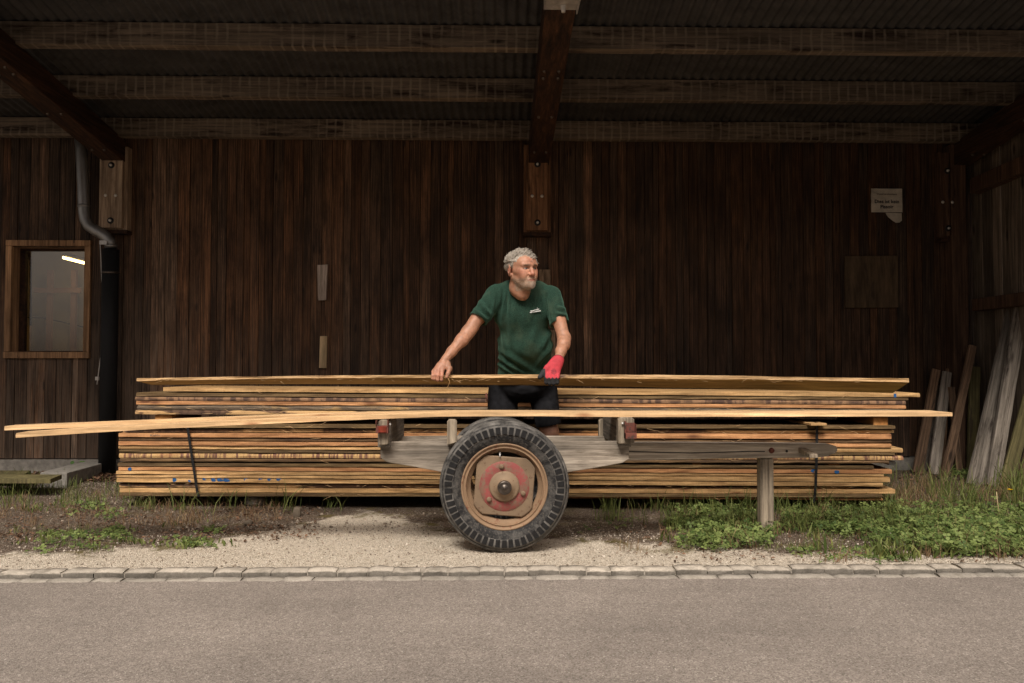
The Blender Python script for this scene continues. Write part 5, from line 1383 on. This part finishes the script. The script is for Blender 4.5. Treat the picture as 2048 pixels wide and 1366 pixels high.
# locks: many fine curved strands following the combed direction
hv = headspace(vh); Nh = vnormals(vh, qh)
m = MB(); rnd_ = random.Random(5)
okv = np.where((hv[:, 2] > -.045))[0]
inv = Hm
for _ in range(1500):
    i = int(okv[rnd_.randrange(len(okv))]); p = Vector(hv[i]); nr = Vector((Nh[i] @ Hn).tolist())
    if p.z < .0 and p.y < -.0: continue
    if p.y < -.02 and p.z < .075 and abs(p.x) > .03: continue
    if p.z > .038:  # top: swept back from the fringe and across to the subject's left
        dv = Vector((.75 + rnd_.uniform(-.25, .25), .30 + rnd_.uniform(-.3, .3), .1))
        if p.y < -.04: dv = Vector((.8 + rnd_.uniform(-.4, .3), -.15 + rnd_.uniform(-.3, .4), .45))
    else: dv = Vector((rnd_.uniform(-.2, .2), .55 + rnd_.uniform(-.25, .35), -.75 + rnd_.uniform(-.2, .2)))
    dv = (dv - nr * dv.dot(nr)).normalized(); L = rnd_.uniform(.025, .055) * (.6 if p.z < .03 else 1)
    bend = rnd_.uniform(-.3, .3); sdv = dv.cross(nr)
    pts = []
    for t in (0, .33, .66, 1):
        c_ = p + dv * L * t + nr * (.001 + .010 * t * (1 - t) * 2.2 + rnd_.uniform(-.003, .0035) * t) + sdv * bend * L * t * t
        pts.append(Hp(*c_))
    m.tube(pts, [.0018, .0026, .0020, .0004], 4, caps=False)
lk = m.build('hair_lock', HM, man); lk['kind'] = 'stuff'
# short beard and moustache hairs, eyebrows
m = MB(); hb_ = headspace(np.array([v.co[:] for v in bd.data.vertices]) + np.array(wloc(man)))
bm_ = beard[:, 0]; bi = np.where((bm_ > .5) & ((Z_ < -.074) | (np.abs(X_) > .04)))[0]; Nb = vnormals(np.array([v.co[:] for v in bd.data.vertices]), np.array([p.vertices[:] for p in bd.data.polygons if len(p.vertices) == 4]))
for _ in range(800):
    i = int(bi[rnd_.randrange(len(bi))]); p = Vector(hb_[i]); nr = Vector((Nb[i] @ Hn).tolist())
    dv = (Vector((p.x * 2, -.2, -1)) + nr * .55).normalized(); L = rnd_.uniform(.002, .005)
    a_, b_ = p - nr * .001, p + dv * L
    m.tube([Hp(*a_), Hp(*a_.lerp(b_, .6)), Hp(*b_)], [.0008, .0007, .0002], 3, caps=False, smooth=False)
m.build('beard', HM, man)['kind'] = 'stuff'
m = MB()
for sx in (-1, 1):
    for _ in range(60):
        t = rnd_.random(); x = sx * (.014 + .036 * t); z = .0215 - .10 * abs(abs(x) - .030) + rnd_.uniform(-.003, .003)
        y = -.1 + .9 * (abs(x) - .012) ** 1.5 * 2.6
        m.tube([Hp(x, y + .002, z), Hp(x + sx * .006, y + .001, z + .0015)], [.0010, .0004], 3, caps=False)
m.build('eyebrows', plain('dark_brow_hair', (.13, .09, .065), .8), man)

# ------------------------------------------------------------------ vegetation, litter, stones
def foliage(name, a, b, rough=.6, trans=.25):
    n = NT(name, rough, 0, .25); at = n.attr('tone')
    c = n.mix(at.outputs['Fac'], a, b); n.col(c)
    n.b.inputs['Transmission Weight'].default_value = 0
    if trans:
        tl = n.n('ShaderNodeBsdfTranslucent'); n.l(c, tl.inputs[0]); mx = n.n('ShaderNodeMixShader'); mx.inputs[0].default_value = trans
        n.l(n.b.outputs[0], mx.inputs[1]); n.l(tl.outputs[0], mx.inputs[2]); n.l(mx.outputs[0], n.t.nodes['Material Output'].inputs[0])
    return n.m
rg = random.Random(11)
def spot(px, py): return G(px, py, 0)
def blade(m, p, h, w_, lean_, tone):
    m.tone = tone; an = rg.uniform(0, 6.28); dx, dy = math.cos(an) * lean_, math.sin(an) * lean_
    fa = rg.uniform(0, 3.14); ux, uy = math.cos(fa) * w_ / 2, math.sin(fa) * w_ / 2
    vs = []
    for t, ww in ((0, .8), (.4, 1), (.75, .7)):
        x = p.x + dx * t * t * h; y = p.y + dy * t * t * h; z = p.z + h * t * (1 - .18 * lean_ * t)
        vs += [(x - ux * ww, y - uy * ww, z), (x + ux * ww, y + uy * ww, z)]
    vs.append((p.x + dx * h, p.y + dy * h, p.z + h * (1 - .25 * lean_ - .1 * lean_ * lean_)))
    m.add(vs, [(0, 1, 3, 2), (2, 3, 5, 4), (4, 5, 6)])
def scatter(n_, x0, x1, y0, y1, fn, clump=0, dens=None):
    cs = [(rg.uniform(x0, x1), rg.uniform(y0, y1)) for _ in range(clump)] if clump else None
    k = 0; tries = 0
    while k < n_ and tries < n_ * 20:
        tries += 1
        if cs:
            c_ = rg.choice(cs); px, py = c_[0] + rg.gauss(0, 13), c_[1] + rg.gauss(0, 3)
        else: px, py = rg.uniform(x0, x1), rg.uniform(y0, y1)
        if dens and rg.random() > dens(px, py): continue
        g = spot(px, py)
        if not (-6 < g.x < 6.3) or g.y < 3.99 or g.y > 7.4: continue
        g.z = gz(g.x, g.y) - .002; fn(g); k += 1
mg = MB(); md = MB()
def tall(h0, h1, w_=.0045, ln=.6): return lambda g: blade(mg, g, rg.uniform(h0, h1), w_ * rg.uniform(.6, 1.2), rg.uniform(.05, ln), rg.random())
def dry(h0, h1): return lambda g: blade(md, g, rg.uniform(h0, h1), .003, rg.uniform(.1, .9), rg.random())
scatter(700, -10, 300, 975, 1012, tall(.04, .13), 38); scatter(200, -10, 130, 968, 985, tall(.06, .15), 14)
scatter(170, 230, 700, 990, 1020, tall(.05, .24, .005, .9), 22); scatter(40, 440, 660, 1000, 1018, tall(.15, .30, .006, .9), 7)
scatter(1000, 1270, 1800, 1000, 1062, tall(.04, .20), 60)
scatter(500, 1560, 2070, 1020, 1125, dry(.03, .10), 40); scatter(220, 1300, 1700, 1000, 1018, tall(.12, .24), 20)
scatter(1000, 1730, 2070, 955, 1040, tall(.05, .20), 40); scatter(120, 1870, 1960, 975, 1015, tall(.15, .30, .006), 4)
scatter(90, 1990, 2060, 975, 1010, tall(.2, .36, .006), 4); scatter(80, 1195, 1240, 1010, 1050, tall(.06, .2), 3)
scatter(500, 1500, 1700, 1070, 1100, tall(.015, .05, .002), 14)
scatter(420, 1560, 2070, 1015, 1120, tall(.04, .11, .013, 1.1), 30); scatter(200, 1320, 1560, 1010, 1100, tall(.04, .10, .012, 1.1), 16); scatter(300, 1600, 2070, 1010, 1115, tall(.06, .15, .004, .7), 60)
scatter(260, 30, 460, 1000, 1095, tall(.02, .05, .011, 1.2), 26)
scatter(300, 30, 320, 1050, 1100, tall(.02, .05, .003), 14)
scatter(1700, -10, 560, 975, 1045, dry(.02, .09), 80); scatter(1100, 1250, 2060, 1000, 1110, dry(.02, .12), 60); scatter(900, 1760, 2060, 965, 1010, dry(.05, .2), 30)
def straw(g):   # lying stems
    md.tone = rg.random(); an = rg.uniform(0, 6.28); L = rg.uniform(.03, .12); d_ = Vector((math.cos(an), math.sin(an), 0)); s_ = Vector((-d_.y, d_.x, 0)) * .0012
    a_ = g + Vector((0, 0, .004)); b_ = a_ + d_ * L + Vector((0, 0, rg.uniform(0, .015)))
    md.add([a_ - s_, a_ + s_, b_ + s_, b_ - s_], [(0, 1, 2, 3)])
scatter(260, 0, 2048, 1000, 1110, straw)
props(mg.build('grass', foliage('grass_blades', (.055, .085, .018), (.22, .24, .075)), attr=True), 'thin green grass tufts growing along both ends of the plank stack', 'grass', kind='stuff')
props(md.build('dry_grass', foliage('dry_stems', (.14, .065, .035), (.30, .22, .12), trans=.15), attr=True), 'brown dry stems standing and lying over the dirt verge', 'dry grass', kind='stuff')
# clover and low weeds
mc_ = MB()
def clover(size=.011, hmax=.09):
    def f(g):
        h = rg.uniform(.015, hmax) * (.5 + .5 * rg.random()); mc_.tone = rg.random()
        c = g + Vector((rg.uniform(-.02, .02), rg.uniform(-.02, .02), h)); sc = size * rg.uniform(.6, 1.35)
        nrm = Vector((rg.gauss(0, .38), rg.gauss(-.25, .38), 1)).normalized(); u = nrm.orthogonal().normalized(); v = nrm.cross(u); a0 = rg.uniform(0, 6.28)
        for k in range(3):
            a = a0 + k * 2.094; d_ = u * math.cos(a) + v * math.sin(a); s_ = nrm.cross(d_)
            up_ = nrm * rg.uniform(-.15, .35) * sc
            vs = [c, c + d_ * sc * .75 + s_ * sc * .62 + up_ * .7, c + d_ * sc * 1.35 + s_ * sc * .52 + up_, c + d_ * sc * 1.5 + up_ * .8, c + d_ * sc * 1.35 - s_ * sc * .52 + up_, c + d_ * sc * .75 - s_ * sc * .62 + up_ * .7]
            mc_.add(vs, [(0, 1, 2, 3), (0, 3, 4, 5)])
        if rg.random() < .4:
            w2 = Vector((.0008, 0, 0)); mc_.add([g - w2, g + w2, c + w2, c - w2], [(0, 1, 2, 3)])
    return f
def edge_noise(px, py, s_=60): return noise.noise(Vector((px / s_, py / (s_ * .45), 2.2)))
def dA(px, py):
    f = 1 - abs((px - 1440) / 115) ** 2.5 - max(0, (1035 - py) / 40) * .3 + edge_noise(px, py) * .9
    lim = 1104 - abs(px - 1430) * .10; return 0 if py > lim else max(0, min(1, f * 1.3))
def dB(px, py):
    lo_ = 1118 if px > 1900 else 1066 + (px - 1640) * .2; hi_ = 1012 + max(0, (1760 - px)) * .14
    if py > lo_ + 12 * edge_noise(px, py, 30) or py < hi_: return 0
    return max(0, min(1, .36 + (px - 1620) / 300 + edge_noise(px, py) * .9))
scatter(1700, 1330, 1560, 1000, 1108, clover(.011, .085), dens=dA)
scatter(3300, 1560, 2075, 1008, 1130, clover(.012, .10), dens=dB)
scatter(900, 1560, 1740, 1010, 1062, clover(.010, .07), dens=lambda x, y: max(0, .5 + edge_noise(x, y)))
scatter(170, 40, 270, 1052, 1108, clover(.010, .03), 14); scatter(100, 130, 250, 1055, 1078, clover(.010, .03), 7); scatter(110, 335, 440, 1078, 1093, clover(.009, .02), 5)
scatter(180, 90, 240, 1000, 1030, clover(.009, .04), 12); scatter(240, 1560, 2040, 1090, 1125, clover(.009, .02), 26); scatter(260, 1850, 2000, 935, 965, clover(.012, .07), 12); scatter(40, 1165, 1260, 1010, 1060, clover(.009, .03), 4); scatter(40, 395, 450, 1040, 1060, clover(.009, .02), 3)
props(mc_.build('clover', foliage('clover_leaves', (.045, .082, .018), (.22, .275, .085)), attr=True), 'low green clover patch spreading over the verge right of the wheel and in spots at left', 'clover', kind='stuff')
# leaf litter
ml = MB()
def leaf(s0, s1):
    def f(g):
        ml.tone = rg.random(); sc = rg.uniform(s0, s1); an = rg.uniform(0, 6.28); d_ = Vector((math.cos(an), math.sin(an), rg.uniform(-.3, .5))); s_ = Vector((-math.sin(an), math.cos(an), rg.uniform(-.4, .4)))
        c = g + Vector((0, 0, .004 + sc * .25)); b = Vector((0, 0, sc * rg.uniform(-.3, .5)))
        ml.add([c - d_ * sc, c - s_ * sc * .5 + b, c + d_ * sc * .2 - s_ * sc * .55 + b, c + d_ * sc, c + d_ * sc * .2 + s_ * sc * .5 + b, c - d_ * sc * .4 + s_ * sc * .45 + b * .5, c], [(6, 0, 1), (6, 1, 2), (6, 2, 3), (6, 3, 4), (6, 4, 5), (6, 5, 0)])
    return f
scatter(1500, -20, 640, 1000, 1090, leaf(.006, .016), dens=lambda x, y: max(0, .6 + 1.2 * edge_noise(x, y, 40) - max(0, (y - 1075) / 20)))
scatter(700, 60, 240, 930, 968, leaf(.012, .03)); scatter(350, -10, 240, 922, 945, leaf(.012, .03))
scatter(900, 1240, 2060, 1000, 1125, leaf(.006, .015), dens=lambda x, y: max(0, .45 + 1.2 * edge_noise(x, y, 40)))
scatter(600, 1800, 2060, 945, 1010, leaf(.01, .022)); scatter(150, 640, 1250, 1010, 1110, leaf(.003, .008))
scatter(30, 440, 560, 1005, 1035, leaf(.012, .022))
props(ml.build('leaf_litter', foliage('dead_leaves', (.05, .028, .017), (.22, .125, .075), .8, .08), attr=True), 'scattered dead brown leaves lying on the dirt verge', 'leaves', kind='stuff')
# gravel stones
mst = MB()
oct_ = [(0, 0, 1), (1, 0, 0), (0, 1, 0), (-1, 0, 0), (0, -1, 0), (0, 0, -1)]
def stone(s0, s1, tm=1.):
    def f(g):
        mst.tone = rg.random() * tm; sc = s0 + (s1 - s0) * rg.random() ** 3; an = rg.uniform(0, 6.28); c_, s_ = math.cos(an), math.sin(an)
        vs = []
        for i in range(8):
            a = i * .785; r_ = sc * rg.uniform(.75, 1.2); x, y = math.cos(a) * r_ * 1.15, math.sin(a) * r_ * .85
            vs.append((g.x + x * c_ - y * s_, g.y + x * s_ + y * c_, g.z - .002))
        for i in range(5):
            a = i * 1.257 + an; r_ = sc * rg.uniform(.45, .75); vs.append((g.x + math.cos(a) * r_, g.y + math.sin(a) * r_, g.z + sc * rg.uniform(.55, .9)))
        fs = [(8, 9, 10, 11, 12)] + [(i, (i + 1) % 8, 8 + int((i + 1) * 5 / 8) % 5) for i in range(8)] + [(int(0), 0, 0)][:0]
        fs += [(8 + k, 8 + (k + 1) % 5, int(round(k * 1.6 + 1.2)) % 8) for k in range(5)]
        mst.add(vs, fs)
    return f
scatter(6500, -10, 2058, 1062, 1136, stone(.0012, .006)); scatter(1500, 350, 1300, 1035, 1070, stone(.002, .006, .6)); scatter(500, 100, 260, 965, 1000, stone(.003, .010, .5)); scatter(260, 0, 900, 1008, 1060, stone(.004, .013, .45)); scatter(120, 1250, 2040, 1020, 1110, stone(.003, .010, .4))
def stonemat():
    n = NT('limestone_chips', .9, 0, .2); at = n.attr('tone')
    n.col(n.ramp(at.outputs['Fac'], [(0, (.12, .095, .07)), (.35, (.30, .245, .19)), (.7, (.46, .40, .33)), (1, (.60, .54, .46))])); return n.m
props(mst.build('gravel_stones', stonemat(), attr=True), 'pale limestone chips loose on the gravel verge', 'gravel', kind='stuff')
c = P(591, 1016, 5.45); rock('stone', (c.x, 5.5, gz(c.x, 5.5) + .02), .028, .03, .04, stonemat(), 'pale upright stone standing before the dark gap under the stack', 21)
c = P(497, 1030, 5.2); rock('stone', (c.x, 5.2, gz(c.x, 5.2) + .012), .03, .025, .018, stonemat(), 'light pebble lying before the bearing stone at left', 22)
# buttercup
def flower(px, py, pb, label, r_=.016):
    y = 5.2; top = P(px, py, y); base_ = Vector((P(px - 1, pb, y).x, y, gz(top.x, y)))
    f = empty('buttercup', base_, label, 'flower')
    MB().tube([base_, base_.lerp(top, .5) + Vector((.006, 0, 0)), top], [.0022, .0018, .0012], 5).build('stem', plain('green_stem', (.08, .13, .03)), f)
    m = MB()
    for k in range(5):
        a = k * 1.257; d_ = Vector((math.cos(a), math.sin(a), .55)); s_ = Vector((-math.sin(a), math.cos(a), 0))
        m.add([top, top + d_ * r_ * .6 + s_ * r_ * .5, top + d_ * r_ * 1.1 + s_ * r_ * .3, top + d_ * r_ * 1.1 - s_ * r_ * .3, top + d_ * r_ * .6 - s_ * r_ * .5], [(0, 1, 2, 3, 4)])
    m.build('petals', plain('yellow_petals', (.70, .42, .01), .4), f)
flower(2020, 981, 1050, 'tall yellow buttercup flower at the right edge by the green board', .016)
flower(1948, 1058, 1080, 'small yellow flower low within the clover patch', .009)
# seed head and weeds by the plinth
y = 5.3; top = P(1993, 982, y); b_ = Vector((P(2000, 1030, y).x, y, gz(0, y))); sh_ = empty('seed_stalk', b_, 'faded dry seed head on a pale stalk left of the buttercup', 'plant')
MB().tube([b_, b_.lerp(top, .6) + Vector((-.004, 0, 0)), top], [.003, .0025, .002], 5).build('stem', M['offyel'], sh_)
mm = MB()
for k in range(9):
    a = k * .7; mm.tube([top, top + Vector((math.cos(a) * .014, math.sin(a) * .014, .004 + .008 * (k % 2)))], [.003, .001], 4)
mm.build('seed_head', M['dark'], sh_)
def weed(px, py, n_, size, Y, label):
    b_ = P(px, py, Y); b_.z = max(gz(b_.x, Y), 0) + .05; w_ = empty('weed', b_, label, 'plant')
    m = MB(); st_ = MB()
    for k in range(n_):
        c = b_ + Vector((rg.uniform(-1, 1) * size * 2.2, rg.uniform(-.02, .0), rg.uniform(-.2, 1) * size * 1.8)); m.tone = rg.random()
        nrm = Vector((rg.gauss(0, .4), -1, rg.gauss(.5, .3))).normalized(); u = nrm.orthogonal().normalized(); v = nrm.cross(u)
        pts = [c + (u * math.cos(a * .785) * (1 + .15 * (a % 2)) + v * math.sin(a * .785)) * size * .5 for a in range(8)]
        m.add(pts, [tuple(range(8))]); st_.tube([b_ + Vector((0, 0, -.02)), c], .0012, 4)
    m.build('leaves', foliage('weed_leaves', (.05, .13, .02), (.12, .22, .05)), w_, attr=True); st_.build('stem', plain('weed_stem', (.07, .11, .03)), w_)
weed(157, 914, 14, .034, 7.36, 'bright green weed growing between the plinth and the concrete beam')
